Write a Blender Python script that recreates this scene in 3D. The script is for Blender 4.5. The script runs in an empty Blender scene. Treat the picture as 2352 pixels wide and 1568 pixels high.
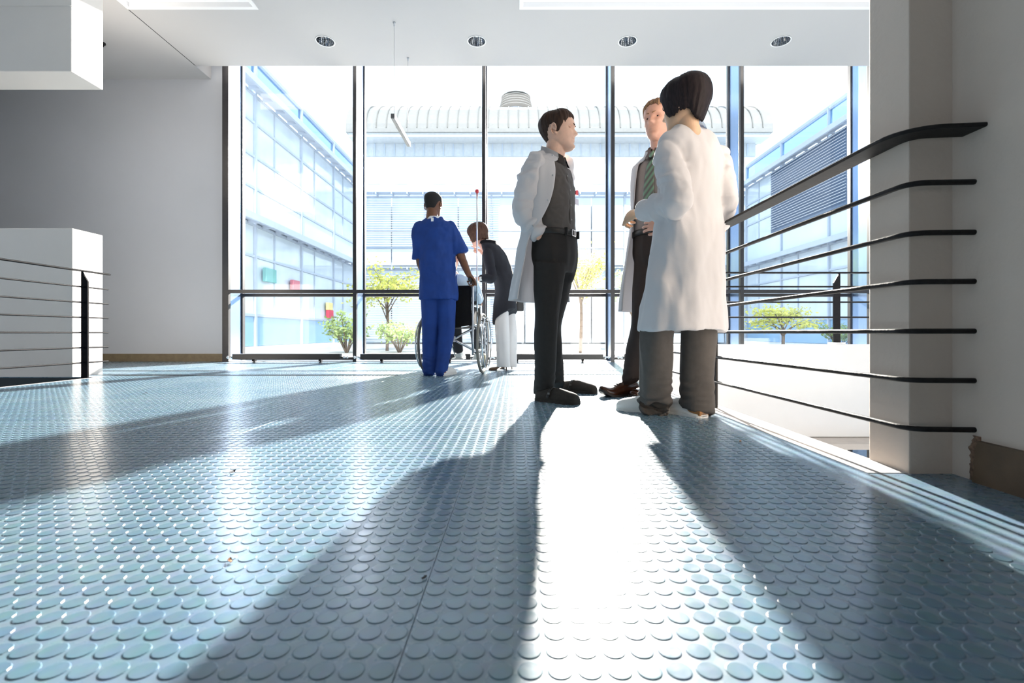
import bpy, bmesh, math, random
from mathutils import Vector, Matrix, noise

# ------------------------------------------------------------------ camera, world, sun, exposure
scene = bpy.context.scene
C = scene.collection
F_PX, CX, CY, EYE = 1090.0, 1182.0, 765.0, 0.42
def P(x, y, Z):
    """point at depth Z that the picture shows at pixel x, y"""
    return Vector(((x - CX) * Z / F_PX, Z, EYE + (CY - y) * Z / F_PX))

cam_data = bpy.data.cameras.new('camera')
cam = bpy.data.objects.new('camera', cam_data)
C.objects.link(cam)
scene.camera = cam
cam.location = (0, 0, EYE)
cam.rotation_euler = (math.radians(90), 0, 0)
cam_data.sensor_width = 36.0
cam_data.lens = 36.0 * F_PX / 2352.0
cam_data.shift_x = -(CX - 1176.0) / 2352.0
cam_data.shift_y = (CY - 784.0) / 2352.0
cam_data.clip_start = 0.01
cam_data.dof.use_dof = True
cam_data.dof.focus_distance = 2.9
cam_data.dof.aperture_fstop = 4.5

# daylight: high sun from behind the building onto the courtyard; a flood lamp out in the courtyard shines in low through the glass
SUN_DIR = Vector((0.16, -0.66, 0.74))
SUN_STRENGTH = 5.0
LAMP_POS, LAMP_WATT, LAMP_RADIUS = P(1350, 380, 22.0), 165000.0, 0.2
SKY_COLOR, SKY_STRENGTH = (0.70, 0.86, 1.0), 2.5
EXPOSURE = 0.0

world = bpy.data.worlds.new('world')
scene.world = world
world.use_nodes = True
bg = world.node_tree.nodes['Background']
bg.inputs[0].default_value = (*SKY_COLOR, 1)
bg.inputs[1].default_value = SKY_STRENGTH

sun_data = bpy.data.lights.new('sun', 'SUN')
sun_data.energy = SUN_STRENGTH
sun_data.angle = math.radians(0.6)
sun_data.color = (1.0, 0.96, 0.9)
sun = bpy.data.objects.new('sun', sun_data)
C.objects.link(sun)
sun.rotation_euler = SUN_DIR.to_track_quat('Z', 'Y').to_euler()
sun.location = (3, -18, 22)
lamp_data = bpy.data.lights.new('courtyard_flood', 'SPOT')
lamp_data.energy = LAMP_WATT
lamp_data.shadow_soft_size = LAMP_RADIUS
lamp_data.spot_size = math.radians(60)
lamp_data.spot_blend = 0.4
lamp_data.color = (1.0, 0.92, 0.81)
lamp = bpy.data.objects.new('courtyard_flood', lamp_data)
C.objects.link(lamp)
lamp.location = LAMP_POS
lamp.rotation_euler = (LAMP_POS - Vector((0, 2.0, 0.5))).to_track_quat('Z', 'Y').to_euler()

vs = scene.view_settings
vs.view_transform = 'Standard'
vs.look = 'None'
vs.exposure = EXPOSURE
vs.gamma = 1.0
vs.use_curve_mapping = False
scene.display_settings.display_device = 'sRGB'
scene.cycles.use_denoising = True
scene.cycles.max_bounces = 8
scene.cycles.use_adaptive_sampling = True
scene.cycles.adaptive_threshold = 0.02
scene.cycles.diffuse_bounces = 5
scene.cycles.glossy_bounces = 4
scene.cycles.transparent_max_bounces = 16
scene.cycles.sample_clamp_indirect = 8.0
scene.cycles.caustics_reflective = True
scene.cycles.caustics_refractive = False

R = math.radians
rnd = random.Random(7)

# ------------------------------------------------------------------ materials
def lin(c):
    return tuple(((v / 255.0) / 12.92 if v / 255.0 <= 0.04045 else ((v / 255.0 + 0.055) / 1.055) ** 2.4) for v in c)

MATS = {}
def mat(name, color, rough=0.5, metal=0.0, var=0.06, vscale=8.0, bump=0.0, bscale=200.0, trans=0.0, spec=0.5, stretch=None, emit=None, color2=None):
    if name in MATS:
        return MATS[name]
    m = bpy.data.materials.new(name)
    m.use_nodes = True
    nt = m.node_tree
    N, L = nt.nodes, nt.links
    b = N['Principled BSDF']
    out = N['Material Output']
    b.inputs['Roughness'].default_value = rough
    b.inputs['Metallic'].default_value = metal
    b.inputs['Specular IOR Level'].default_value = spec
    tc = N.new('ShaderNodeTexCoord')
    src = tc.outputs['Object']
    if stretch:
        mp = N.new('ShaderNodeMapping')
        mp.inputs['Scale'].default_value = stretch
        L.new(src, mp.inputs['Vector'])
        src = mp.outputs['Vector']
    nz = N.new('ShaderNodeTexNoise')
    nz.inputs['Scale'].default_value = vscale
    nz.inputs['Detail'].default_value = 4
    L.new(src, nz.inputs['Vector'])
    ramp = N.new('ShaderNodeValToRGB')
    c2 = color2 if color2 else tuple(min(1, c * (1 + var)) for c in color)
    c1 = color if color2 else tuple(c * (1 - var) for c in color)
    ramp.color_ramp.elements[0].color = (*c1, 1)
    ramp.color_ramp.elements[1].color = (*c2, 1)
    ramp.color_ramp.elements[0].position = 0.3
    ramp.color_ramp.elements[1].position = 0.7
    L.new(nz.outputs['Fac'], ramp.inputs['Fac'])
    L.new(ramp.outputs['Color'], b.inputs['Base Color'])
    if bump:
        n2 = N.new('ShaderNodeTexNoise')
        n2.inputs['Scale'].default_value = bscale
        n2.inputs['Detail'].default_value = 3
        L.new(src, n2.inputs['Vector'])
        bp = N.new('ShaderNodeBump')
        bp.inputs['Strength'].default_value = bump
        bp.inputs['Distance'].default_value = 0.01
        L.new(n2.outputs['Fac'], bp.inputs['Height'])
        L.new(bp.outputs['Normal'], b.inputs['Normal'])
    if trans:
        t = N.new('ShaderNodeBsdfTranslucent')
        L.new(ramp.outputs['Color'], t.inputs['Color'])
        mx = N.new('ShaderNodeMixShader')
        mx.inputs['Fac'].default_value = trans
        L.new(b.outputs[0], mx.inputs[1])
        L.new(t.outputs[0], mx.inputs[2])
        L.new(mx.outputs[0], out.inputs['Surface'])
    if emit:
        b.inputs['Emission Color'].default_value = (*emit[0], 1)
        b.inputs['Emission Strength'].default_value = emit[1]
    MATS[name] = m
    return m

def glass_mat(name, tint=(0.97, 0.985, 1.0), refl=0.08):
    m = bpy.data.materials.new(name)
    m.use_nodes = True
    nt = m.node_tree
    N, L = nt.nodes, nt.links
    N.remove(N['Principled BSDF'])
    tr = N.new('ShaderNodeBsdfTransparent')
    tr.inputs['Color'].default_value = (*tint, 1)
    gl = N.new('ShaderNodeBsdfGlossy')
    gl.inputs['Roughness'].default_value = 0.02
    lw_ = N.new('ShaderNodeLayerWeight')
    lw_.inputs['Blend'].default_value = 0.5
    pw = N.new('ShaderNodeMath'); pw.operation = 'POWER'; pw.inputs[1].default_value = 4.0
    fr = N.new('ShaderNodeMath'); fr.operation = 'MULTIPLY_ADD'; fr.inputs[1].default_value = 0.5; fr.inputs[2].default_value = 0.03
    L.new(lw_.outputs['Facing'], pw.inputs[0]); L.new(pw.outputs[0], fr.inputs[0])
    mx = N.new('ShaderNodeMixShader')
    L.new(fr.outputs[0], mx.inputs['Fac'])
    L.new(tr.outputs[0], mx.inputs[1])
    L.new(gl.outputs[0], mx.inputs[2])
    L.new(mx.outputs[0], N['Material Output'].inputs['Surface'])
    MATS[name] = m
    return m

# ------------------------------------------------------------------ geometry helpers
def link(name, me, m=None, parent=None, smooth=False):
    if isinstance(me, bmesh.types.BMesh):
        bm = me
        me = bpy.data.meshes.new(name)
        bmesh.ops.recalc_face_normals(bm, faces=bm.faces)
        bm.to_mesh(me)
        bm.free()
    if m is not None and not me.materials:
        me.materials.append(m)
    if smooth:
        me.polygons.foreach_set('use_smooth', [True] * len(me.polygons))
    o = bpy.data.objects.new(name, me)
    C.objects.link(o)
    if parent is not None:
        o.parent = parent
    return o

def empty(name, loc=(0, 0, 0), rz=0.0):
    o = bpy.data.objects.new(name, None)
    C.objects.link(o)
    o.location = loc
    o.rotation_euler = (0, 0, rz)
    o.empty_display_size = 0.1
    return o

def tag(o, label=None, cat=None, group=None, kind=None):
    if label: o['label'] = label
    if cat: o['category'] = cat
    if group: o['group'] = group
    if kind: o['kind'] = kind
    return o

def B():
    return bmesh.new()

def box(bm, x0, x1, y0, y1, z0, z1, bevel=0.0):
    vs_ = [bm.verts.new(p) for p in ((x0, y0, z0), (x1, y0, z0), (x1, y1, z0), (x0, y1, z0), (x0, y0, z1), (x1, y0, z1), (x1, y1, z1), (x0, y1, z1))]
    fs = [bm.faces.new([vs_[i] for i in f]) for f in ((3, 2, 1, 0), (4, 5, 6, 7), (0, 1, 5, 4), (1, 2, 6, 5), (2, 3, 7, 6), (3, 0, 4, 7))]
    if bevel > 0:
        es = list({e for f in fs for e in f.edges})
        bmesh.ops.bevel(bm, geom=es, offset=bevel, segments=2, affect='EDGES', profile=0.6)
    return bm

def bx(name, x0, x1, y0, y1, z0, z1, m, parent=None, bevel=0.0):
    return link(name, box(B(), x0, x1, y0, y1, z0, z1, bevel), m, parent)

def catmull(pts, n):
    """resample a list of equal-length tuples with Catmull-Rom, n steps per span"""
    out = []
    k = len(pts)
    for i in range(k - 1):
        p0, p1, p2, p3 = pts[max(i - 1, 0)], pts[i], pts[i + 1], pts[min(i + 2, k - 1)]
        for s in range(n):
            t = s / n
            out.append(tuple(0.5 * ((2 * b) + (-a + c) * t + (2 * a - 5 * b + 4 * c - d) * t * t + (-a + 3 * b - 3 * c + d) * t ** 3)
                             for a, b, c, d in zip(p0, p1, p2, p3)))
    out.append(tuple(pts[-1]))
    return out

def skin_rings(bm, rings, closed=True, caps=True):
    vr = [[bm.verts.new(p) for p in r] for r in rings]
    n = len(vr[0])
    for a, b in zip(vr, vr[1:]):
        for i in range(n if closed else n - 1):
            j = (i + 1) % n
            bm.faces.new((a[i], a[j], b[j], b[i]))
    if caps and closed:
        bm.faces.new(list(reversed(vr[0])))
        bm.faces.new(vr[-1])
    return vr

def tube(bm, pts, n=10, steps=1, squash=None, up=None, caps=True, roundcap=False):
    """pts: (x,y,z,r) or (x,y,z,ra,rb); parallel-transported elliptical rings"""
    pts = [tuple(p) for p in pts]
    pts = [p if len(p) == 5 else (*p, p[3]) for p in pts]
    if steps > 1 and len(pts) > 2:
        pts = catmull(pts, steps)
    if roundcap:
        def capend(p, q):
            d = Vector(p[:3]) - Vector(q[:3])
            if d.length < 1e-9: return []
            d.normalize()
            o = []
            for a in (30, 58, 80):
                s, c = math.sin(R(a)), math.cos(R(a))
                r = min(p[3], p[4])
                o.append((*(Vector(p[:3]) + d * r * s), p[3] * c, p[4] * c))
            return o
        pts = list(reversed(capend(pts[0], pts[1]))) + pts + capend(pts[-1], pts[-2])
    V = [Vector(p[:3]) for p in pts]
    T = []
    for i in range(len(V)):
        a, b = V[max(i - 1, 0)], V[min(i + 1, len(V) - 1)]
        d = b - a
        T.append(d.normalized() if d.length > 1e-9 else Vector((0, 0, 1)))
    u = Vector(up) if up is not None else (Vector((1, 0, 0)) if abs(T[0].x) < 0.8 else Vector((0, 1, 0)))
    u = (u - T[0] * u.dot(T[0])).normalized()
    rings = []
    for i, p in enumerate(pts):
        u = u - T[i] * u.dot(T[i])
        if u.length < 1e-6: u = T[i].orthogonal()
        u.normalize()
        w = T[i].cross(u)
        rings.append([V[i] + u * (p[3] * math.cos(2 * math.pi * k / n)) + w * (p[4] * math.sin(2 * math.pi * k / n)) for k in range(n)])
    skin_rings(bm, rings, True, caps)
    return bm

def tb(name, pts, m, parent=None, n=10, steps=1, **kw):
    return link(name, tube(B(), pts, n, steps, **kw), m, parent, smooth=True)

def lathe(bm, prof, center=(0, 0, 0), n=24, axis='Z'):
    rings = []
    for r, h in prof:
        ring = []
        for k in range(n):
            a = 2 * math.pi * k / n
            if axis == 'Z': ring.append(Vector(center) + Vector((r * math.cos(a), r * math.sin(a), h)))
            elif axis == 'X': ring.append(Vector(center) + Vector((h, r * math.cos(a), r * math.sin(a))))
            else: ring.append(Vector(center) + Vector((r * math.cos(a), h, r * math.sin(a))))
        rings.append(ring)
    skin_rings(bm, rings)
    return bm

def copy_obj(o, parent=None, loc=None, rot=None, scale=None):
    c = o.copy()
    C.objects.link(c)
    c.parent = parent if parent is not None else o.parent
    if loc is not None: c.location = loc
    if rot is not None: c.rotation_euler = rot
    if scale is not None: c.scale = scale
    return c

def copy_tree(o, parent=None):
    c = o.copy()
    C.objects.link(c)
    c.parent = parent
    for ch in list(o.children):
        copy_tree(ch, c)
    return c

def remesh(bm, voxel, smooth_iter=4):
    """union of closed overlapping shells as one skin"""
    me = bpy.data.meshes.new('tmp')
    bmesh.ops.recalc_face_normals(bm, faces=bm.faces)
    bm.to_mesh(me)
    bm.free()
    o = bpy.data.objects.new('tmp', me)
    C.objects.link(o)
    md = o.modifiers.new('r', 'REMESH')
    md.mode = 'VOXEL'
    md.voxel_size = voxel
    if smooth_iter:
        ms = o.modifiers.new('s', 'SMOOTH')
        ms.factor = 0.5
        ms.iterations = smooth_iter
    dg = bpy.context.evaluated_depsgraph_get()
    dg.update()
    ev = o.evaluated_get(dg)
    res = bpy.data.meshes.new_from_object(ev)
    bpy.data.objects.remove(o)
    bpy.data.meshes.remove(me)
    out = bmesh.new()
    out.from_mesh(res)
    bpy.data.meshes.remove(res)
    return out

def displace(bm, fn):
    bm.normal_update()
    off = [(v, v.normal * fn(v.co, v.normal)) for v in bm.verts]
    for v, d in off:
        v.co += d
    return bm

def merge(bm, other):
    me = bpy.data.meshes.new('tmp')
    other.to_mesh(me)
    other.free()
    bm.from_mesh(me)
    bpy.data.meshes.remove(me)
    return bm

def sstep(a, b, x):
    t = max(0.0, min(1.0, (x - a) / (b - a)))
    return t * t * (3 - 2 * t)

def fbm(p, s):
    return noise.noise(Vector(p) * s)

# ------------------------------------------------------------------ palette
M_WALL = mat('wall_paint', (0.43, 0.455, 0.50), 0.7, var=0.015, vscale=1.5, bump=0.05, bscale=180)
M_PLASTER = mat('pillar_plaster', (0.57, 0.485, 0.415), 0.75, var=0.04, vscale=3.0, bump=0.18, bscale=60)
M_CREAM = mat('cream_paint', (0.86, 0.80, 0.745), 0.6, var=0.02, vscale=2.0, bump=0.03)
M_WHITE = mat('white_paint', (0.86, 0.855, 0.86), 0.55, var=0.015, vscale=2.0)
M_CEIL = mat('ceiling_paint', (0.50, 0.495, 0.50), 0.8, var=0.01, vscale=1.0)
M_FRAME = mat('dark_window_frame', (0.022, 0.021, 0.024), 0.35, var=0.15, vscale=20)
M_FIN = mat('brushed_metal_fin', (0.28, 0.40, 0.62), 0.25, metal=0.9, var=0.06, vscale=3, stretch=(40, 40, 1))
M_RAIL = mat('worn_black_steel', (0.010, 0.009, 0.010), 0.55, var=0.3, vscale=60, bump=0.1, bscale=90, spec=0.2, color2=(0.018, 0.016, 0.016))
M_CHROME = mat('chrome', (0.8, 0.8, 0.8), 0.1, metal=1.0, var=0.03)
M_STEEL = mat('brushed_steel', (0.55, 0.56, 0.58), 0.3, metal=1.0, var=0.08, vscale=30)
M_BASEB = mat('olive_skirting', (0.16, 0.125, 0.075), 0.6, var=0.15, vscale=15, bump=0.05)
M_BASEBR = mat('brown_skirting', (0.10, 0.062, 0.034), 0.6, var=0.2, vscale=12, bump=0.08, bscale=70)
M_KERB = mat('screed_edge', (0.52, 0.49, 0.47), 0.7, var=0.12, vscale=14, bump=0.15, bscale=70)
M_GROUT = mat('rubber_joint', (0.03, 0.04, 0.045), 0.7)
M_GLASS = glass_mat('window_glass')

def floor_mat(name, lit_gap):
    m = bpy.data.materials.new(name)
    m.use_nodes = True
    nt = m.node_tree
    N, L = nt.nodes, nt.links
    b = N['Principled BSDF']
    geo = N.new('ShaderNodeNewGeometry')
    n1 = N.new('ShaderNodeTexNoise'); n1.inputs['Scale'].default_value = 2.2; n1.inputs['Detail'].default_value = 6
    n2 = N.new('ShaderNodeTexNoise'); n2.inputs['Scale'].default_value = 34; n2.inputs['Detail'].default_value = 5
    L.new(geo.outputs['Position'], n1.inputs['Vector'])
    L.new(geo.outputs['Position'], n2.inputs['Vector'])
    r1 = N.new('ShaderNodeValToRGB')
    lo, hi = ((0.115, 0.215, 0.295), (0.16, 0.265, 0.33)) if not lit_gap else ((0.145, 0.24, 0.325), (0.235, 0.315, 0.375))  # tile between studs paler: light caught in the gaps put into the colour
    r1.color_ramp.elements[0].color = (*lo, 1); r1.color_ramp.elements[0].position = 0.35
    r1.color_ramp.elements[1].color = (*hi, 1); r1.color_ramp.elements[1].position = 0.7
    L.new(n1.outputs['Fac'], r1.inputs['Fac'])
    mx = N.new('ShaderNodeMixRGB'); mx.blend_type = 'MULTIPLY'; mx.inputs['Fac'].default_value = 0.35
    L.new(r1.outputs['Color'], mx.inputs['Color1'])
    L.new(n2.outputs['Color'], mx.inputs['Color2'])
    L.new(mx.outputs['Color'], b.inputs['Base Color'])
    rr = N.new('ShaderNodeMapRange')
    rr.inputs['To Min'].default_value = 0.16 if not lit_gap else 0.2
    rr.inputs['To Max'].default_value = 0.30 if not lit_gap else 0.36
    L.new(n2.outputs['Fac'], rr.inputs['Value'])
    L.new(rr.outputs['Result'], b.inputs['Roughness'])
    b.inputs['Specular IOR Level'].default_value = 0.7
    bp = N.new('ShaderNodeBump'); bp.inputs['Strength'].default_value = 0.05; bp.inputs['Distance'].default_value = 0.004
    L.new(n2.outputs['Fac'], bp.inputs['Height'])
    L.new(bp.outputs['Normal'], b.inputs['Normal'])
    return m
M_RUBBER = floor_mat('blue_rubber_stud', False)
M_TILE = floor_mat('blue_rubber_tile', True)

# ------------------------------------------------------------------ floor: rubber tiles with raised round studs
VOID_L, VOID_LY = -4.0, 4.55      # stair void on the left: x below this, nearer than this
EDGE_R, VOID_RY0, VOID_RY1 = 1.06, 1.58, 4.28
floor = tag(empty('floor', (0, 0, 0)), 'blue studded rubber floor with stone-coloured edge beside the void', kind='structure')
bm = B()
box(bm, VOID_L, 1.19, -6.0, 7.4, -0.30, -0.006)
box(bm, -8.0, VOID_L, VOID_LY, 7.4, -0.30, -0.006)
box(bm, 1.19, 5.6, 4.5, 7.4, -0.30, -0.006)
box(bm, 1.19, 5.6, -6.0, 1.42, -0.30, -0.006)
link('floor_slab', bm, M_GROUT, floor)
TILE, TX0, TY0, TLEN = 1.0, -0.147, 4.72, 5.5
def tile(x0, x1, y0, y1):
    bm = box(B(), x0, x1, y0, y1, -0.02, 0.0)
    top = [e for e in bm.edges if all(v.co.z > -0.001 for v in e.verts)]
    bmesh.ops.bevel(bm, geom=top, offset=0.0007, segments=1, affect='EDGES')
    link('floor_sheet', bm, M_TILE, floor)
G = 0.0003
for iy in range(-2, 1):
    for ix in range(-8, 7):
        x0, x1 = TX0 + ix * TILE, TX0 + (ix + 1) * TILE
        y0, y1 = TY0 + iy * TLEN, TY0 + (iy + 1) * TLEN
        y0, y1 = max(y0, -6.0), min(y1, 7.02)
        if y1 - y0 < 0.05: continue
        rects = []
        if x1 <= VOID_L + 0.15 or x0 < VOID_L:
            if y1 > VOID_LY + 0.02: rects.append((max(x0, -7.98), min(x1, VOID_L), max(y0, VOID_LY), y1))
            if x1 > VOID_L: rects.append((VOID_L + 0.03, x1, y0, y1))
        elif x1 > EDGE_R:
            if y1 > VOID_RY1 + 0.1 and x0 < 5.5:
                rects.append((max(x0, 1.19), min(x1, 5.55), max(y0, VOID_RY1 + 0.22), y1)) if x1 > 1.25 else None
            if x0 < EDGE_R: rects.append((x0, EDGE_R, y0, y1))
            if y1 > VOID_RY1 and x0 < EDGE_R: rects.append((EDGE_R, 1.19, max(y0, VOID_RY1), y1))
            if y0 < 1.42: rects.append((max(x0, EDGE_R), min(x1, 1.9 if x1 < 5 else 1.9), y0, min(y1, 1.42)))
        else:
            rects.append((x0, x1, y0, y1))
        for q in rects:
            if q is None: continue
            a0, a1, b0, b1 = q
            wide = 0.006 if abs(b1 - 4.72) < 0.02 else 0.0
            if a1 - a0 > 0.02 and b1 - b0 > 0.02:
                tile(a0 + G, a1 - G, b0 + G, b1 - G - wide)
# light screed strip along the right-hand edge and the left-hand edge
bx('edge_strip', EDGE_R + 0.002, 1.19, 1.425, VOID_RY1 - 0.002, -0.30, 0.001, M_KERB, floor, 0.003)
bx('edge_strip', VOID_L, VOID_L + 0.028, -6.0, VOID_LY, -0.30, 0.001, M_KERB, floor, 0.003)

bx('joint_strip', VOID_L + 0.03, -1.16, 4.69, 4.735, -0.004, 0.002, M_GROUT, floor)

def stud_mesh(n, detail):
    bm = B()
    prof = [(0.0162, -0.0003), (0.0157, 0.0007), (0.0146, 0.0011)] if detail else [(0.0162, -0.0003), (0.0149, 0.0011)]
    rings = [[Vector((r * math.cos(2 * math.pi * k / n), r * math.sin(2 * math.pi * k / n), z)) for k in range(n)] for r, z in prof]
    vr = skin_rings(bm, rings, True, False)
    bm.faces.new(vr[-1])
    me = bpy.data.meshes.new('stud')
    bm.to_mesh(me); bm.free()
    me.materials.append(M_RUBBER)
    return me
PITCH = TILE / 27.0
spots = []
for iy in range(0, 190):
    y = -0.28 + (iy + 0.5) * PITCH
    if y < 0.15 or y > 5.2: continue
    for ix in range(-27 * 4 - 8, 27 + 10):
        x = TX0 + (ix + 0.5) * PITCH
        if x < max(VOID_L + 0.06, -1.12 * y - 0.45) or x > 0.93 or abs(y - 4.712) < 0.045: continue
        spots.append((x, y))
inview = [s for s in spots if s[1] > 0.565 and abs(s[0]) < 1.06 * s[1]]
near = set(sorted(inview, key=lambda s: s[0] ** 2 + s[1] ** 2)[:300])
sm = stud_mesh(24, True)
for x, y in near:
    o = link('stud', sm, None, floor)
    o.location = (x, y, 0)
n = 14
cs = [(math.cos(2 * math.pi * k / n), math.sin(2 * math.pi * k / n)) for k in range(n)]
vv, ff = [], []
for x, y in spots:
    if (x, y) in near: continue
    b0 = len(vv)
    for r, z in ((0.0162, -0.0003), (0.0149, 0.0011)):
        vv += [(x + r * c, y + r * s, z) for c, s in cs]
    for k in range(n):
        j = (k + 1) % n
        ff.append((b0 + k, b0 + j, b0 + n + j, b0 + n + k))
    ff.append(tuple(range(b0 + n, b0 + 2 * n)))
me = bpy.data.meshes.new('far_studs')
me.from_pydata(vv, [], ff)
tag(link('far_studs', me, M_RUBBER, floor), kind='stuff')

# ------------------------------------------------------------------ room shell
CEIL = 4.19
def structure(o, label):
    return tag(o, label, kind='structure')
structure(bx('wall_left_back', -8.0, -4.27, 7.05, 7.25, -0.3, 4.7, M_WALL), 'grey-white wall beside the tall window, behind the pier')
structure(bx('baseboard_left', -8.0, -4.275, 7.03, 7.05, 0.0, 0.115, M_BASEB, bevel=0.003), 'olive-brown skirting board along the wall by the window')
bm = B()
M_SLATE = mat('slate_wall', (0.20, 0.21, 0.225), 0.7)  # unseen wall darkened to take light off the left side
box(bm, -8.2, -8.0, -6.2, -1.4, -3.6, 4.7); box(bm, -8.2, -8.0, 3.0, 7.25, -3.6, 4.7)
box(bm, -8.2, -8.0, -1.4, 3.0, -3.6, 0.2); box(bm, -8.2, -8.0, -1.4, 3.0, 3.0, 4.7)
structure(link('wall_left', bm, M_SLATE), 'grey wall across the stair void, with an opening added for fill light')
w2 = tag(empty('window_2', (-8.1, 0.8, 0)), 'unseen window added for fill light over the stair void', kind='structure')  # invented window out of view, added to bring sky fill onto pier and coats
for i in range(4):
    bx('mullion', -0.04, 0.04, -2.2 + 4.4 * i / 3 - 0.03, -2.2 + 4.4 * i / 3 + 0.03, 0.2, 3.0, M_FRAME, w2)
for i in range(3):
    bx('pane', -0.004, 0.004, -2.17 + 4.4 * i / 3, -2.23 + 4.4 * (i + 1) / 3, 0.2, 3.0, M_GLASS, w2)
structure(bx('wall_right_far', 5.6, 5.8, 1.5, 7.4, -3.6, 4.7, M_WALL), 'plain wall closing the void behind the plaster pillar')
structure(bx('wall_rear', -8.0, 5.6, -6.2, -6.0, -3.6, 4.7, M_WALL), 'plain wall closing the hall behind the photographer')
# low pier and bulkhead over it (opening between them)
structure(bx('wall_pier', -8.0, -4.25, 4.56, 4.90, -3.6, 1.43, M_CREAM, bevel=0.012), 'low cream wall pier behind the short black railing')
structure(bx('ceiling_bulkhead', -8.0, -4.25, 4.55, 4.90, 2.93, CEIL + 0.3, M_CREAM, bevel=0.006), 'boxed white bulkhead hanging above the low pier')
structure(bx('wall_bulkhead_lip', -8.0, -4.235, 4.535, 4.56, 3.55, CEIL + 0.3, M_CREAM, bevel=0.003), 'shallow lip at the top of the boxed bulkhead')
structure(bx('wall_void_left', -8.0, VOID_L, 4.58, 4.75, -3.6, -0.31, M_WALL), 'wall below the floor in the stair void')
# lower storey, unseen: right half paled to bounce light, left half darkened
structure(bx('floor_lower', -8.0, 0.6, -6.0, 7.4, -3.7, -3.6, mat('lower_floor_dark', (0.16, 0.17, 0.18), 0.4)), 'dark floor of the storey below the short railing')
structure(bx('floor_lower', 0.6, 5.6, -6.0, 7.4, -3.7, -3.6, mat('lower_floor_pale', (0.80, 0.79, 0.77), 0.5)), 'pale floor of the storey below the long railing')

# right-hand plaster pillar and wall
pil = structure(bx('wall_pillar', 1.18, 2.2, 1.42, 1.58, -3.6, CEIL, M_PLASTER, bevel=0.004), 'rough plaster pillar that the black railing runs into')
structure(bx('wall_right', 1.31, 1.55, -6.0, 1.45, -0.29, CEIL, M_PLASTER), 'shaded plaster wall beyond the pillar')
bm = B()
def crumbly(t):
    return 0.006 * noise.noise(Vector((t * 40, 3, 1))) + 0.004 * noise.noise(Vector((t * 110, 9, 1)))
nz = 14
ring0 = []
for i in range(nz + 1):
    z = 0.118 * i / nz
    ring0.append((1.345 + crumbly(z) - 0.012 * i / nz, z))
vr = skin_rings(bm, [[Vector((1.3095, y, z)) for y, z in ring0] + [Vector((1.3095, -6.0, 0.118)), Vector((1.3095, -6.0, 0.0))],
                     [Vector((1.292, y - 0.004, z)) for y, z in ring0] + [Vector((1.292, -6.0, 0.118)), Vector((1.292, -6.0, 0.0))]])
structure(link('baseboard_right', bm, M_BASEBR), 'dark brown skirting board with a broken end')
M_CRACK = mat('bare_brown_plaster', (0.20, 0.12, 0.08), 0.9, var=0.45, vscale=70, bump=0.5, bscale=140)
bm = B()
ra, rb_ = [], []
for i in range(27):
    z = 0.001 + 0.128 * i / 26
    wdt = 0.016 + 0.010 * noise.noise(Vector((z * 60, 1, 5))) + 0.006 * noise.noise(Vector((z * 190, 4, 5))) - 0.010 * sstep(0.09, 0.13, z)
    ra.append((z, 1.332)); rb_.append((z, 1.345 + max(0.003, wdt)))
outl = ra + list(reversed(rb_))
skin_rings(bm, [[Vector((1.3105, y, z)) for z, y in outl], [Vector((1.3055, y, z)) for z, y in outl]])
structure(link('trim_1', bm, M_CRACK), 'crumbling bare plaster strip beside the brown skirting')

# ceiling: main field (stops short of the glass), left field, holes for the downlights
DL = [(-2.446, 6.13), (-0.49, 6.13), (1.46, 6.13), (3.44, 6.13)]
DR = 0.112
ceil = tag(empty('ceiling', (0, 0, CEIL)), 'smooth white ceiling with recessed downlights and lighting panels', kind='structure')
bm = B()
def flat(bm, x0, x1, y0, y1, z):
    bm.faces.new([bm.verts.new(p) for p in ((x0, y0, z), (x0, y1, z), (x1, y1, z), (x1, y0, z))])
def hole_cell(bm, cx, cy, h, r, z, n=32):
    inner = [bm.verts.new((cx + r * math.cos(2 * math.pi * k / n), cy + r * math.sin(2 * math.pi * k / n), z)) for k in range(n)]
    outer = []
    for k in range(n):
        c, s = math.cos(2 * math.pi * k / n), math.sin(2 * math.pi * k / n)
        q = h / max(abs(c), abs(s))
        outer.append(bm.verts.new((cx + q * c, cy + q * s, z)))
    for k in range(n):
        j = (k + 1) % n
        bm.faces.new((inner[k], inner[j], outer[j], outer[k]))
HC = 0.3
CY1 = 6.70
JX = -4.5
# lighting panels: x range, y range
PAN = [(-5.4 + 0.9, -3.02, 4.05, 5.47), (0.10, 4.4, 4.05, 5.47), (-3.6, -0.6, 0.2, 1.6), (-3.6, -0.6, -3.4, -2.0)]
PAN = [(-4.45, -3.02, 4.05, 5.47), (0.10, 4.4, 4.05, 5.47)]
z0 = 0.0
ys = [6.13 - HC, 6.13 + HC]
flat(bm, JX + 0.006, 5.6, ys[1], CY1, z0)
xs = [JX + 0.006] + [v for x, y in DL for v in (x - HC, x + HC)] + [5.6]
for i in range(0, len(xs), 2):
    flat(bm, xs[i], xs[i + 1], ys[0], ys[1], z0)
for x, y in DL:
    hole_cell(bm, x, y, HC, DR, z0)
flat(bm, JX + 0.006, 5.6, 5.47, ys[0], z0)
px = [JX + 0.006, PAN[0][0], PAN[0][1], PAN[1][0], PAN[1][1], 5.6]
for i in range(0, 6, 2):
    flat(bm, px[i], px[i + 1], 4.05, 5.47, z0)
flat(bm, JX + 0.006, 5.6, -6.0, 4.05, z0)
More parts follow.
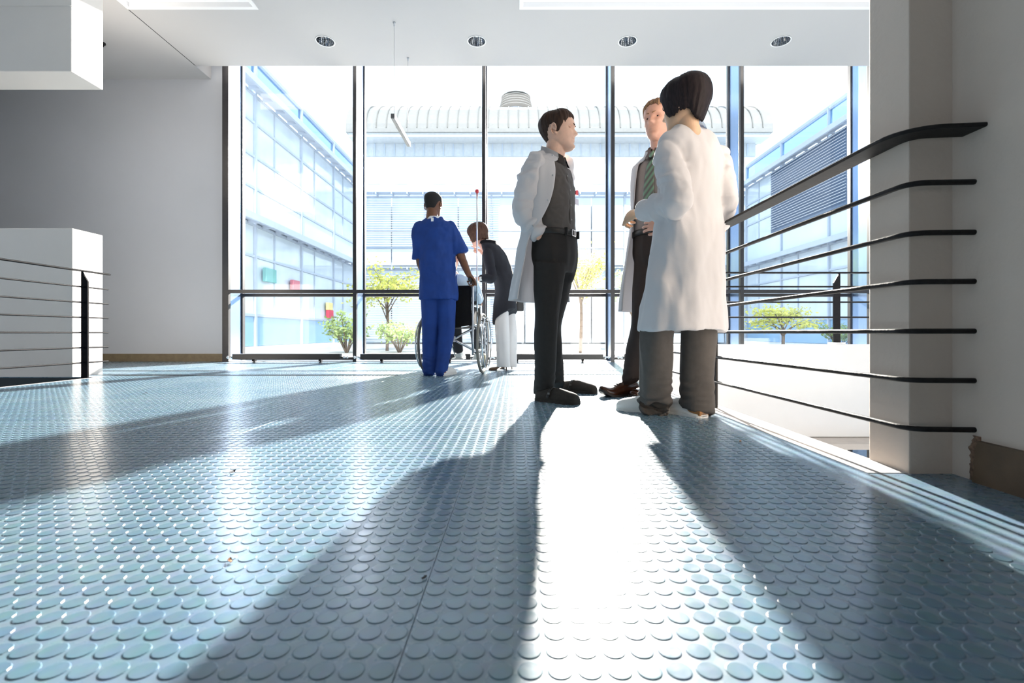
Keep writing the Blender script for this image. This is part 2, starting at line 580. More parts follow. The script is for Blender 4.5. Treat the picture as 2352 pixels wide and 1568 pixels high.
# front edge of the ceiling slab and the slot up to the glass
flat_ = bm.faces.new([bm.verts.new(p) for p in ((JX, CY1, 0), (JX, CY1, 0.45), (5.6, CY1, 0.45), (5.6, CY1, 0))])
flat(bm, -8.0, JX - 0.006, -6.0, 7.05, 0.0)
bm.faces.new([bm.verts.new(p) for p in ((JX - 0.006, CY1, 0), (JX - 0.006, 7.05, 0), (JX - 0.006, 7.05, 0.45), (JX - 0.006, CY1, 0.45))])
flat(bm, JX, 5.6, CY1, 7.45, 0.45)
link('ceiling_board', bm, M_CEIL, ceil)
bm = B()
box(bm, JX - 0.02, JX + 0.02, -6.0, CY1 - 0.01, 0.004, 0.01)
link('joint_shadow_gap', bm, mat('dark_gap', (0.02, 0.02, 0.02), 0.9), ceil)
bm = B()
box(bm, -8.2, 5.8, -6.2, 7.5, 0.46, 0.55)
link('roof_slab', bm, M_WHITE, ceil)
M_PANEL = mat('lit_ceiling_panel', (0.85, 0.85, 0.86), 0.6, emit=((1.0, 0.97, 0.95), 0.3))
for i, (x0, x1, y0, y1) in enumerate(PAN):
    t = tag(empty('ceiling_light_panel', ((x0 + x1) / 2, (y0 + y1) / 2, CEIL)),
            ['flush lighting panel in the ceiling nearest the bulkhead', 'wide bright lighting panel in the ceiling nearest the plaster pillar'][i], 'light panel', 'ceiling lighting panels')
    w, h = (x1 - x0) / 2, (y1 - y0) / 2
    bm = B()
    box(bm, -w, w, -h, h, 0.045, 0.055)
    link('diffuser', bm, M_PANEL, t)
    bm = B()
    for a in ((-w - 0.045, -w, -h - 0.045, h + 0.045), (w, w + 0.045, -h - 0.045, h + 0.045), (-w, w, h, h + 0.045), (-w, w, -h - 0.045, -h)):
        box(bm, a[0], a[1], a[2], a[3], -0.012, 0.05, 0.003)
    link('frame', bm, M_WHITE, t)

DL_WORDS = ['round chrome downlight in the ceiling, first from the bulkhead', 'round chrome downlight in the ceiling beside the hanging bar lamp cables, second from the bulkhead',
            'round chrome downlight in the ceiling, third from the bulkhead', 'round chrome downlight in the ceiling nearest the plaster pillar']
for i, (x, y) in enumerate(DL):
    t = tag(empty('downlight', (x, y, CEIL)), DL_WORDS[i], 'downlight', 'recessed ceiling downlights')
    bm = B()
    prof = [(DR + 0.010, -0.002), (DR + 0.010, -0.005), (DR - 0.003, -0.005), (DR - 0.003, 0.0)]
    rings = [[Vector((r * math.cos(2 * math.pi * k / 36), r * math.sin(2 * math.pi * k / 36), z)) for k in range(36)] for r, z in prof]
    skin_rings(bm, rings, True, False)
    link('rim', bm, M_WHITE, t, True)
    bm = B()
    nn = 48
    rings = []
    for q in range(7):
        z = 0.0 + 0.13 * q / 6
        r = (DR - 0.003) * (1 - 0.45 * (q / 6) ** 2)
        rings.append([Vector((r * (1 + (0.02 if k % 2 else -0.02)) * math.cos(2 * math.pi * k / nn), r * (1 + (0.02 if k % 2 else -0.02)) * math.sin(2 * math.pi * k / nn), z)) for k in range(nn)])
    skin_rings(bm, rings, True, False)
    link('reflector', bm, mat('dark_chrome', (0.38, 0.40, 0.43), 0.08, metal=1.0), t)
    bm = B()
    lathe(bm, [(0.002, 0.055), (0.018, 0.06), (0.022, 0.10), (0.02, 0.128), (0.06, 0.13), (0.07, 0.131)], (0, 0, 0), 16)
    link('bulb', bm, mat('unlit_bulb', (0.75, 0.75, 0.72), 0.25), t, True)

# ------------------------------------------------------------------ window wall
win = tag(empty('window_1', (0, 6.95, 0)), 'tall dark-framed window wall onto the courtyard', kind='structure')
YI, YO = 6.95, 7.35
MX = [-4.22 + 1.885 * k for k in range(6)]
WT = 4.62
for k, x in enumerate(MX):
    zb = -0.02 if x < 1.5 else -3.6
    wi = 0.045 if k == 0 else 0.026
    def part(name, *a, m=M_FRAME, bevel=0.003):
        bm = box(B(), a[0], a[1], a[2] - 6.95, a[3] - 6.95, a[4], a[5], bevel)
        return link(name, bm, m, win)
    part('mullion', x - wi, x + wi, YI - 0.03, YI + 0.03, zb, WT)
    part('mullion', x - 0.024, x + 0.024, YO - 0.03, YO + 0.04, zb, WT)
    part('fin', x - 0.006, x + 0.006, YI + 0.03, YO - 0.03, zb, WT, m=M_FIN, bevel=0)
edges = MX + [5.6]
for k in range(6):
    x0, x1 = edges[k], edges[k + 1]
    zb = 0.0 if x1 < 1.6 else -3.6
    part('transom', x0 + 0.026, x1 - 0.026, YI - 0.028, YI + 0.028, 1.005, 1.055)
    part('transom', x0 + 0.024, x1 - 0.024, YO - 0.03, YO + 0.03, 0.985, 1.03)
    part('sill', x0 + 0.02, x1 - 0.02, YI - 0.02, YO + 0.03, -0.03, 0.012, m=M_STEEL)
    part('bottom_rail', x0 + 0.024, x1 - 0.024, YO - 0.03, YO + 0.03, 0.0, 0.05)
    part('pane', x0 + 0.02, x1 - 0.02, YO - 0.004, YO + 0.004, 0.04, 0.99, m=M_GLASS, bevel=0)
    part('pane', x0 + 0.02, x1 - 0.02, YO - 0.004, YO + 0.004, 1.02, WT, m=M_GLASS, bevel=0)
    if zb < -1:
        part('pane', x0 + 0.02, x1 - 0.02, YO - 0.004, YO + 0.004, -3.6, -0.05, m=M_GLASS, bevel=0)
part('jamb_panel', -4.30, -4.24, 6.985, 7.4, -0.02, WT, m=M_WHITE)
# storey edge below the window, left of the void
structure(bx('wall_spandrel', -4.4, 1.4, 7.2, 7.45, -3.6, -0.05, M_WALL), 'wall under the window sill')

# ------------------------------------------------------------------ upstand beyond the right-hand void and its ledge
structure(bx('wall_upstand', 1.20, 5.6, 4.30, 4.50, -0.52, 0.315, mat('upstand_white', (0.93, 0.92, 0.91), 0.6, var=0.01), bevel=0.004), 'bright white upstand wall carrying the second railing')
structure(bx('trim_2', 2.0, 5.6, 4.05, 4.50, -0.575, -0.525, mat('ledge_brown', (0.55, 0.5, 0.46), 0.6), bevel=0.003), 'slim pale ledge under the white upstand')

# ------------------------------------------------------------------ railings
RZ = [0.851, 0.7075, 0.5675, 0.426, 0.285, 0.145]
def post(name, x, y, z0, z1, parent, along='Y', w=0.05, th=0.012, cant=True, dirn=1, m=None):
    """flat steel post with a cut-back neck under the handrail; wide side along the rail"""
    prof = [(-w / 2, z0), (w / 2, z0), (w / 2, z1 - 0.09), (-w / 2 + 0.012, z1 - 0.005), (-w / 2 + 0.012, z1), (-w / 2, z1)]
    bm = B()
    rings = []
    for s in (-th / 2, th / 2):
        rings.append([Vector((x + s, y + p * dirn, z)) if along == 'Y' else Vector((x + p * dirn, y + s, z)) for p, z in prof])
    skin_rings(bm, rings)
    return link(name, bm, m or M_RAIL, parent)

def rr(path, radius, n=8):
    """round the inner corners of a polyline"""
    out = [Vector(path[0])]
    for a, b, c in zip(path, path[1:], path[2:]):
        a, b, c = Vector(a), Vector(b), Vector(c)
        d1, d2 = (a - b).normalized(), (c - b).normalized()
        p, q = b + d1 * radius, b + d2 * radius
        for i in range(n + 1):
            t = i / n
            out.append(p * (1 - t) ** 2 + b * 2 * t * (1 - t) + q * t * t)
    out.append(Vector(path[-1]))
    return out

def flat_bar(name, path, w, th, m, parent):
    """flat bar lying flat, its width across the path"""
    bm = B()
    rings = []
    for i, p in enumerate(path):
        a, b = path[max(i - 1, 0)], path[min(i + 1, len(path) - 1)]
        d = (b - a).normalized()
        s = Vector((d.y, -d.x, 0)).normalized()
        u = Vector((0, 0, 1))
        c = 0.003
        prof = [(-w / 2, -th / 2 + c), (-w / 2 + c, -th / 2), (w / 2 - c, -th / 2), (w / 2, -th / 2 + c), (w / 2, th / 2 - c), (w / 2 - c, th / 2), (-w / 2 + c, th / 2), (-w / 2, th / 2 - c)]
        rings.append([p + s * q + u * z for q, z in prof])
    skin_rings(bm, rings)
    return link(name, bm, m, parent)

XR = 1.135
rail = tag(empty('railing', (XR, 2.69, 0)), 'long black steel railing running from the plaster pillar past the woman in the white coat', 'railing')
def local(path, o):
    return [Vector(p) - Vector(o.location) for p in path]
for z in RZ:
    pth = local(rr([(XR, 4.30, z), (XR, 1.362, z), (1.318, 1.352, z)], 0.055), rail)
    tb('rail_bar', [(*p, 0.0079) for p in pth], M_RAIL, rail, 10)
flat_bar('handrail', local(rr([(XR, 4.30, 1.0), (XR, 1.37, 1.0), (1.318, 1.352, 1.0)], 0.085, 12), rail), 0.078, 0.012, M_RAIL, rail)
post('post', 0, 0, 0.0, 0.994, rail)
post('post', 0, 4.24 - 2.69, 0.0, 0.994, rail)

M_RAILM = mat('matt_black_steel', (0.006, 0.006, 0.008), 0.6, var=0.3, vscale=60, spec=0.06)
rl = tag(empty('railing', (-4.02, 4.44, 0)), 'short black steel railing in front of the low cream pier', 'railing')
for z in RZ:
    pth = local(rr([(-4.02, 4.69, z), (-4.02, -0.6, z)], 0.05), rl)
    tb('rail_bar', [(*p, 0.0075) for p in pth], M_RAILM, rl, 8, roundcap=True)
flat_bar('handrail', local([Vector((-4.02, 4.70, 1.0)), Vector((-4.02, -0.6, 1.0))], rl), 0.044, 0.014, M_RAILM, rl)
post('post', 0, 0, -0.02, 0.994, rl, along='X', w=0.062, th=0.014, m=M_RAILM)
post('post', 0, -2.4, -0.02, 0.994, rl, along='X', w=0.062, th=0.014, m=M_RAILM)

rb = tag(empty('railing', (2.985, 4.40, 0.315)), 'thin grey railing standing on the white upstand wall', 'railing')
for z in RZ[:4]:
    tb('rail_bar', [(x, 0, z - 0.315, 0.0075) for x in (-1.75, 0, 2.6)], M_RAIL, rb, 8)
flat_bar('handrail', [Vector((-1.75, 0, 0.665)), Vector((2.6, 0, 0.665))], 0.044, 0.014, M_RAIL, rb)
post('post', 0, 0, 0.0, 0.66, rb, along='X', w=0.062, th=0.014, dirn=-1)
bx('foot_plate', -0.05, 0.05, -0.05, 0.05, 0, 0.02, M_WHITE, rb)

# ------------------------------------------------------------------ low heaters along the glass
def heater(x0, x1, label):
    t = tag(empty('window_heater', ((x0 + x1) / 2, 6.80, 0)), label, 'radiator', 'low heaters along the window')
    w = (x1 - x0) / 2
    bm = B()
    box(bm, -w, w, -0.05, 0.05, 0.045, 0.125, 0.006)
    link('casing', bm, mat('heater_black', (0.02, 0.019, 0.02), 0.4), t)
    for s in (-0.62 * w, 0.62 * w):
        bm = B()
        box(bm, s - 0.018, s + 0.018, -0.03, 0.03, 0.02, 0.046, 0.002)
        box(bm, s - 0.008, s + 0.008, -0.012, 0.012, 0.0, 0.024, 0.002)
        box(bm, s - 0.02, s + 0.02, -0.02, 0.02, 0.0, 0.006, 0.001)
        link('bracket', bm, M_RAIL, t)
    for s in (-1, 1):
        bm = B()
        lathe(bm, [(0.010, 0.0), (0.010, 0.03), (0.018, 0.032), (0.018, 0.055), (0.012, 0.057), (0.012, 0.085), (0.020, 0.087), (0.016, 0.105)], (0, 0, 0), 12, 'X')
        v = link('valve', bm, M_CHROME, t, True)
        v.location = (s * w, 0, 0.075)
        v.rotation_euler = (0, 0, 0 if s > 0 else math.pi)
    return t
heater(-4.02, -2.49, 'low black heater in front of the glass nearest the grey wall')
heater(-2.20, -0.63, 'low black heater in front of the glass behind the wheelchair')
heater(-0.25, 1.26, 'low black heater in front of the glass behind the dark-trousered man')
heater(1.58, 2.95, 'low black heater in front of the glass beside the brown shoe')

# ------------------------------------------------------------------ hanging bar lamp
t = tag(empty('bar_lamp', (-1.462, 6.13, CEIL)), 'slim pale bar lamp hanging on two thin cables', 'lamp')
bm = B()
box(bm, -0.024, 0.024, -0.44, 0.44, 3.0 - CEIL, 3.055 - CEIL, 0.004)
link('housing', bm, mat('lamp_grey', (0.12, 0.12, 0.12), 0.4), t)
bm = B()
box(bm, -0.018, 0.018, -0.43, 0.43, 2.996 - CEIL, 3.001 - CEIL)
link('diffuser', bm, mat('lamp_diffuser', (0.22, 0.22, 0.22), 0.5), t)
for y in (-0.37, 0.37):
    tb('cable', [(0, y, 3.05 - CEIL, 0.0022), (0, y, -0.02, 0.0022)], M_STEEL, t, 6)
    bm = B()
    lathe(bm, [(0.004, -0.05), (0.009, -0.045), (0.009, -0.012), (0.016, -0.01), (0.016, 0.0)], (0, y, 0), 10)
    link('ceiling_hook', bm, M_STEEL, t, True)

# ------------------------------------------------------------------ little things on the floor
def scrap(name, x, y, size, col, label, cat, seed):
    r = random.Random(seed)
    bm = B()
    n = 9
    vb, vt = [], []
    for k in range(n):
        a = 2 * math.pi * k / n
        q = size * (0.55 + 0.5 * r.random())
        z = 0.0035 + 0.35 * size * r.random()
        vb.append(bm.verts.new((q * math.cos(a), 0.45 * q * math.sin(a), z - 0.0012)))
        vt.append(bm.verts.new((q * math.cos(a), 0.45 * q * math.sin(a), z)))
    for k in range(n):
        j = (k + 1) % n
        bm.faces.new((vb[k], vb[j], vt[j], vt[k]))
    bm.faces.new(vt); bm.faces.new(list(reversed(vb)))
    o = link(name, bm, mat(name + '_' + cat.replace(' ', '_'), col, 0.7, var=0.3, vscale=90))
    o.location = (x, y, 0.0)
    o.rotation_euler = (0, 0, r.random() * 3)
    return tag(o, label, cat)
def fl(x, y):
    Z = EYE * F_PX / (y - CY)
    return (x - CX) * Z / F_PX, Z
scrap('floor_scrap', *fl(533, 1087), 0.018, (0.02, 0.02, 0.025), 'dark torn scrap lying at the edge of the long floor shadow', 'scrap', 3)
scrap('dry_leaf', *fl(528, 1291), 0.011, (0.45, 0.2, 0.08), 'small orange-brown dry leaf on the sunlit floor', 'leaf', 4)
scrap('floor_scrap', *fl(975, 1330), 0.006, (0.03, 0.04, 0.07), 'tiny dark crumb lying between blue studs in the shaded floor', 'scrap', 5)
scrap('floor_scrap', *fl(335, 904), 0.02, (0.03, 0.03, 0.035), 'small dark scrap on the floor near the short railing', 'scrap', 6)
scrap('dry_leaf', *fl(1701, 1015), 0.012, (0.3, 0.1, 0.05), 'small red-brown leaf near the screed edge under the long railing', 'leaf', 8)
scrap('floor_scrap', *fl(2162, 1290), 0.007, (0.01, 0.01, 0.012), 'tiny black crumb on the dark floor below the brown skirting', 'scrap', 9)

t = tag(empty('ceiling_sensor', (-5.37, 6.16, CEIL)), 'small black ceiling sensor just past the edge of the bulkhead', 'sensor')
bm = B(); lathe(bm, [(0.05, 0.0), (0.05, -0.012), (0.04, -0.02)], (0, 0, 0), 20); link('base', bm, M_RAIL, t, True)
bm = B(); lathe(bm, [(0.034, -0.018), (0.032, -0.04), (0.018, -0.055), (0.002, -0.058)], (0, 0, 0), 20); link('lens', bm, M_RAIL, t, True)

# ------------------------------------------------------------------ courtyard outside
M_PAVE = mat('pale_paving', (0.45, 0.44, 0.42), 0.8, var=0.08, vscale=2)
M_CLAD = mat('pale_cladding', (0.78, 0.80, 0.82), 0.5, var=0.03)
M_ALU = mat('aluminium_profile', (0.46, 0.52, 0.61), 0.4, metal=0.1, var=0.03)
M_PGLASS = mat('facade_glass', (0.62, 0.70, 0.77), 0.08, var=0.16, vscale=0.6, spec=0.9)
M_PBLUE = mat('blue_spandrel', (0.28, 0.46, 0.66), 0.25, var=0.08, vscale=0.7, spec=0.6)
M_PPALE = mat('pale_spandrel', (0.68, 0.77, 0.86), 0.3, var=0.06, vscale=0.7)
M_BLIND = mat('blind_slat', (0.72, 0.74, 0.78), 0.4, var=0.03)
M_ROOF = mat('pale_metal_roof', (0.29, 0.28, 0.26), 0.55, metal=0.0, var=0.05)
structure(bx('ground_terrace', -9, 13, 12.0, 24.6, -3.6, -0.12, M_PAVE), 'pale paved terrace of the courtyard')
structure(bx('ground_terrace', -9, 1.0, 7.46, 12.0, -3.6, -0.12, M_PAVE), 'pale paving just outside the window')
structure(bx('ground_sunken', 1.0, 13, 7.46, 12.0, -3.8, -3.5, M_PAVE), 'sunken strip of ground below the window')

YB, XL, XW = 24.0, -7.75, 11.4
ROWS = [(0.0, 0.95, 'blue'), (0.95, 2.70, 'glass'), (2.70, 3.62, 'glass'), (3.80, 4.72, 'pale'), (4.72, 5.65, 'glass'), (5.65, 6.65, 'glass'), (6.65, 7.48, 'glass'), (7.66, 8.5, 'sky')]
PM = {'blue': M_PBLUE, 'glass': M_PGLASS, 'pale': M_PPALE, 'sky': glass_mat('parapet_glass', (0.62, 0.76, 0.88))}
_panes = {}
def pane_mesh(w, h, kind):
    key = (round(w, 3), round(h, 3), kind)
    if key not in _panes:
        bm = box(B(), 0, w, -0.02, 0.02, 0, h)
        me = bpy.data.meshes.new('pane')
        bm.to_mesh(me); bm.free()
        me.materials.append(PM[kind])
        _panes[key] = me
    return _panes[key]

def facade(root, length, major, rows, minor=True):
    """curtain wall in the root's own xz plane, front towards -y"""
    bm = B()
    box(bm, 0, length, 0.5, 0.8, -3.6, 7.6)
    link('wall', bm, M_CLAD, root)
    nb = int(length / major)
    for i in range(nb + 1):
        x = i * major
        bx('mullion', x - 0.04, x + 0.04, -0.09, 0.06, -0.1, 8.55, M_ALU, root)
    for z0, z1, kind in rows:
        bx('rail', 0, length, -0.06, 0.05, z1 - 0.035, z1 + 0.035, M_ALU, root)
        for i in range(nb):
            x = i * major
            parts = [(x + 0.05, x + major - 0.05)]
            if minor and kind == 'glass':
                c = x + major * 0.38
                parts = [(x + 0.05, c - 0.03), (c + 0.03, x + major - 0.05)]
                bx('minor_mullion', c - 0.025, c + 0.025, -0.05, 0.05, z0, z1, M_ALU, root)
            for a, b in parts:
                o = link('pane', pane_mesh(b - a, z1 - z0 - 0.08, kind), None, root)
                o.location = (a, 0, z0 + 0.04)
                if kind == 'glass':
                    o.rotation_euler = (R(rnd.uniform(-0.4, 0.4)), 0, R(rnd.uniform(-0.4, 0.4)))
    for z in (3.62, 7.48):
        bx('sun_shelf', 0, length, -0.42, -0.08, z + 0.07, z + 0.12, M_ALU, root)
        bx('gutter', 0, length, -0.50, -0.42, z - 0.03, z + 0.16, M_ALU, root)
        for i in range(int(length / 0.78)):
            bx('shelf_bracket', 0.2 + i * 0.78, 0.26 + i * 0.78, -0.42, -0.08, z - 0.02, z + 0.07, M_ALU, root)
    bx('coping', 0, length, -0.08, 0.1, 8.5, 8.62, M_ALU, root)
    bx('kerb', 0, length, -0.45, 0.0, -0.12, 0.03, M_CLAD, root)

lw = tag(empty('glass_wing', (XL, 8.0, 0), R(90)), 'glass-fronted wing of the courtyard nearest the grey wall', 'building')
facade(lw, 15.25, 3.05, ROWS)
rw = tag(empty('glass_wing', (XW, YB - 0.75, 0), R(-90)), 'glass-fronted courtyard wing seen past the plaster pillar', 'building')
facade(rw, 15.25, 3.05, ROWS)
# raised blinds in front of the upper storey of that wing
bm_slat = box(B(), 0, 4.8, -0.03, 0.03, -0.006, 0.006)
sl = bpy.data.meshes.new('blind_slat'); bm_slat.to_mesh(sl); bm_slat.free(); sl.materials.append(M_BLIND)
for i in range(24):
    o = link('blind_slat', sl, None, rw)
    o.location = (2.4, -0.22, 4.95 + 0.105 * i)
    o.rotation_euler = (R(28), 0, 0)
bx('shade_panel', 2.4, 7.2, -0.14, -0.12, 4.8, 7.42, mat('dark_glazing', (0.10, 0.15, 0.24), 0.15), rw)
# end building with curved ribbed roof
bb = tag(empty('end_building', (-7.9, YB, 0)), 'pale end building of the courtyard with curved ribbed metal roof', 'building')
LB = 20.2
BROWS = [(-0.1, 2.70, 'glass'), (2.70, 3.62, 'glass'), (3.80, 4.72, 'pale'), (4.72, 5.60, 'glass'), (5.60, 7.30, 'glass')]
bm = B(); box(bm, 0, LB, 0.4, 8, -3.6, 7.6); link('wall', bm, M_CLAD, bb)
MB_ = LB / 6
for i in range(7):
    bx('mullion', i * MB_ - 0.05, i * MB_ + 0.05, -0.06, 0.06, -0.1, 7.4, M_ALU, bb)
for z0, z1, kind in BROWS:
    bx('rail', 0, LB, -0.05, 0.05, z1 - 0.04, z1 + 0.04, M_ALU, bb)
    for i in range(6):
        for a, b in ((i * MB_ + 0.06, i * MB_ + MB_ / 2 - 0.03), (i * MB_ + MB_ / 2 + 0.03, (i + 1) * MB_ - 0.06)):
            o = link('pane', pane_mesh(b - a, z1 - z0 - 0.1, kind), None, bb)
            o.location = (a, 0, z0 + 0.05)
for z in (3.62, 7.36):
    bx('sun_shelf', 0, LB, -0.5, -0.06, z + 0.05, z + 0.10, M_ALU, bb)
    for i in range(26):
        bx('shelf_bracket', 0.2 + i * 0.78, 0.27 + i * 0.78, -0.5, -0.06, z - 0.04, z + 0.05, M_ALU, bb)
s2 = box(B(), 0, 6.9, -0.03, 0.03, -0.007, 0.007)
sl2 = bpy.data.meshes.new('blind_slat'); s2.to_mesh(sl2); s2.free(); sl2.materials.append(M_BLIND)
for x0, zs in ((0.25, [4.8 + 0.115 * i for i in range(21)]), (0.25, [0.2 + 0.115 * i for i in range(28)])):
    for z in zs:
        o = link('blind_slat', sl2, None, bb)
        o.location = (x0, -0.22, z)
        o.rotation_euler = (R(25), 0, 0)
# set-back top storey, eave and roof
bx('upper_wall', 0, LB, 0.3, 0.6, 7.6, 10.2, M_CLAD, bb)
for i in range(6):
    for dx in (0.7, 2.1):
        x = i * MB_ + dx
        f = bx('window', x - 0.32, x + 0.32, 0.26, 0.3, 8.05, 8.55, M_PPALE, bb)
        bx('pane', x - 0.27, x + 0.27, 0.25, 0.262, 8.1, 8.5, PM['glass'], f)
bx('corrugated_band', 0, LB, 0.22, 0.3, 9.45, 10.1, mat('band_grey', (0.5, 0.53, 0.55), 0.6), bb)
for i in range(40):
    bx('band_rib', 0.25 + i * 0.5, 0.30 + i * 0.5, 0.18, 0.22, 9.47, 10.08, M_ALU, bb)
bx('eave', -0.3, LB + 0.3, -0.6, 0.3, 10.1, 10.35, mat('eave_grey', (0.55, 0.57, 0.58), 0.5), bb)
bm = B()
prof = []
for i in range(13):
    a = R(90) * i / 12
    prof.append((-0.7 + 2.6 * (1 - math.cos(a)), 10.36 + 0.12 + 1.9 * math.sin(a)))
rings = []
for x in (-0.4, LB + 0.4):
    rings.append([Vector((x, y, z)) for y, z in prof] + [Vector((x, 1.9, 10.3)), Vector((x, -0.7, 10.3))])
skin_rings(bm, rings)
link('roof', bm, M_ROOF, bb)
bm = B()
w = 0.025
pr = [(y - 0.03, z + 0.05) for y, z in prof]
skin_rings(bm, [[Vector((x, y, z)) for y, z in pr] + [Vector((x, y + 0.05, z - 0.08)) for y, z in reversed(pr)] for x in (-w, w)])
rib = bpy.data.meshes.new('roof_rib'); bmesh.ops.recalc_face_normals(bm, faces=bm.faces); bm.to_mesh(rib); bm.free(); rib.materials.append(mat('roof_seam', (0.22, 0.21, 0.19), 0.6))
for i in range(41):
    o = link('roof_rib', rib, None, bb); o.location = (0.1 + i * 0.5, 0, 0)
# roof ventilator drum
t = tag(empty('roof_ventilator', (0.07, YB + 1.75, 12.36)), 'low round louvred ventilator on the curved roof', 'ventilator')
bm = B(); lathe(bm, [(0.55, 0.0), (0.55, 0.75)], (0, 0, 0), 24); link('drum', bm, M_ALU, t)
for i in range(5):
    bm = B(); lathe(bm, [(0.6, 0.0), (0.92 - 0.03 * i, 0.02), (0.9 - 0.03 * i, 0.05), (0.6, 0.09)], (0, 0, 0.12 + 0.14 * i), 28); link('louvre_ring', bm, M_ROOF, t)
bm = B(); lathe(bm, [(0.8, 0.8), (0.72, 0.86), (0.4, 0.93), (0.02, 0.95)], (0, 0, 0), 28); link('cap', bm, M_ROOF, t)

# coloured things seen in the nearest wing's ground-floor windows
def sill_box(x, z, w, h, col, label, cat):
    o = bx('sill_box', -w / 2, w / 2, -0.06, 0.06, 0, h, mat('box_%d_%d' % (x * 10, z * 10), col, 0.5), None, 0.015)
    o.location = (XL + 0.14, x, z)
    o.rotation_euler = (0, 0, R(90))
    tag(o, label, cat)
sill_box(19.55, 1.03, 0.5, 0.34, (0.6, 0.05, 0.09), 'red box on the window sill of the near glass wing', 'box')
sill_box(19.5, 1.37, 0.45, 0.3, (0.75, 0.62, 0.25), 'yellow box standing on the red box in the glass wing', 'box')
sill_box(16.45, 1.9, 0.5, 0.35, (0.55, 0.18, 0.22), 'reddish notice hung in a glass wing window', 'notice')
sill_box(14.75, 2.0, 0.62, 0.42, (0.18, 0.42, 0.40), 'teal patterned picture in a glass wing window', 'picture')

# ------------------------------------------------------------------ young trees and bushes in the courtyard
LEAFM = [mat('leaf_yellow_green', (0.46, 0.48, 0.12), 0.5, var=0.3, vscale=3, trans=0.45), mat('leaf_green', (0.32, 0.42, 0.16), 0.5, var=0.3, vscale=3, trans=0.4)]
M_BARK = mat('bark', (0.12, 0.09, 0.07), 0.8, var=0.2, vscale=20)
def tree(name, x, y, zg, h, rx, rz, nl, mi, label, cat, seed, trunk=True, tilt=0.0, gap=0.35):
    r = random.Random(seed)
    t = tag(empty(name, (x, y, zg)), label, cat, 'courtyard planting')
    cz = h - rz
    tips = []
    bm = B()
    if trunk:
        tube(bm, [(0, 0, -0.1, 0.05), (0.03, 0, h * 0.35, 0.042), (tilt * 0.3, 0, cz, 0.03)], 8, 4)
    nb = 11
    for i in range(nb):
        a = 2 * math.pi * i / nb + r.random()
        e = r.uniform(-0.2, 1.0)
        q = Vector((rx * math.cos(a) * 0.85 + tilt * 0.3, rx * math.sin(a) * 0.85, cz + rz * 0.85 * e))
        s = Vector((tilt * 0.2, 0, cz * r.uniform(0.55, 0.95) if trunk else -0.05))
        mid = (s + q) / 2 + Vector((0, 0, 0.12 * h))
        tube(bm, [(*s, 0.02), (*mid, 0.012), (*q, 0.004)], 5, 3)
        tips += [q, mid, (q + mid) / 2]
    link('trunk', bm, M_BARK, t, True)
    vv, ff = [], []
    for i in range(nl):
        tip = r.choice(tips)
        p = tip + Vector((r.gauss(0, rx * gap * 0.55), r.gauss(0, rx * gap * 0.55), r.gauss(0, rz * gap * 0.4)))
        s = r.uniform(0.035, 0.075)
        d = Vector((r.gauss(0, 1), r.gauss(0, 1), r.gauss(0, 0.6))).normalized()
        e = d.orthogonal().normalized()
        k = d.cross(e)
        b0 = len(vv)
        vv += [tuple(p - d * s), tuple(p + e * s * 0.5 + k * s * 0.08), tuple(p + d * s), tuple(p - e * s * 0.5 + k * s * 0.08)]
        ff.append((b0, b0 + 1, b0 + 2, b0 + 3))
    me = bpy.data.meshes.new('foliage')
    me.from_pydata(vv, [], ff)
    tag(link('foliage', me, LEAFM[mi], t), kind='stuff')
    return t
tree('young_tree', -3.9, 14.5, -0.12, 2.6, 1.1, 0.9, 1500, 0, 'pale yellow-green young tree beyond the glass beside the blue scrubs', 'tree', 1)
tree('garden_bush', -4.6, 13.0, -0.12, 1.15, 0.55, 0.5, 900, 1, 'low green bush beyond the glass near the second heater', 'bush', 2, trunk=False)
tree('garden_bush', -3.2, 13.2, -0.12, 0.9, 0.6, 0.4, 700, 1, 'low pale bush beyond the glass behind the wheelchair wheel', 'bush', 12, trunk=False)
tree('young_tree', 1.8, 13.0, -0.12, 2.9, 0.75, 1.1, 1500, 0, 'loose yellow-green tree beyond the glass between the two doctors', 'tree', 3)
tree('young_tree', 3.6, 14.6, -0.12, 2.6, 0.75, 0.9, 900, 1, 'thin green tree beyond the glass just beside the sandy-haired man', 'tree', 4)
tree('young_tree', 7.9, 14.0, -0.12, 1.35, 0.95, 0.55, 1300, 0, 'yellow-leaved small tree seen through the long railing', 'tree', 5)
tree('garden_bush', 10.0, 14.6, -0.12, 0.9, 0.6, 0.4, 500, 1, 'green bush seen beside the thin railing post', 'bush', 6, trunk=False)
tree('garden_bush', 5.6, 8.9, -3.5, 2.3, 0.7, 0.9, 900, 1, 'green shrub in the sunken strip below the white upstand', 'bush', 7, trunk=True)

# ------------------------------------------------------------------ people: shared building blocks
def skin_mat(name, c):
    m = mat(name, c, 0.5, var=0.08, vscale=25, bump=0.03, bscale=300)
    b = m.node_tree.nodes['Principled BSDF']
    b.inputs['Subsurface Weight'].default_value = 0.12
    b.inputs['Subsurface Radius'].default_value = (0.012, 0.005, 0.003)
    return m
SK_PALE = skin_mat('skin_light', (0.74, 0.47, 0.35))
SK_WARM = skin_mat('skin_warm', (0.68, 0.38, 0.28))
SK_TAN = skin_mat('skin_tan', (0.66, 0.43, 0.28))
SK_DARK = skin_mat('skin_deep_brown', (0.16, 0.065, 0.032))
def hair_mat(name, c, c2):
    return mat(name, c, 0.6, color2=c2, spec=0.25, vscale=30, stretch=(6, 6, 0.6), bump=0.1, bscale=60)
HR_BLACK = hair_mat('hair_black', (0.006, 0.004, 0.006), (0.02, 0.012, 0.014))
HR_BROWN = hair_mat('hair_dark_brown', (0.025, 0.013, 0.009), (0.06, 0.033, 0.022))
HR_BLOND = hair_mat('hair_sandy', (0.22, 0.11, 0.055), (0.42, 0.25, 0.14))
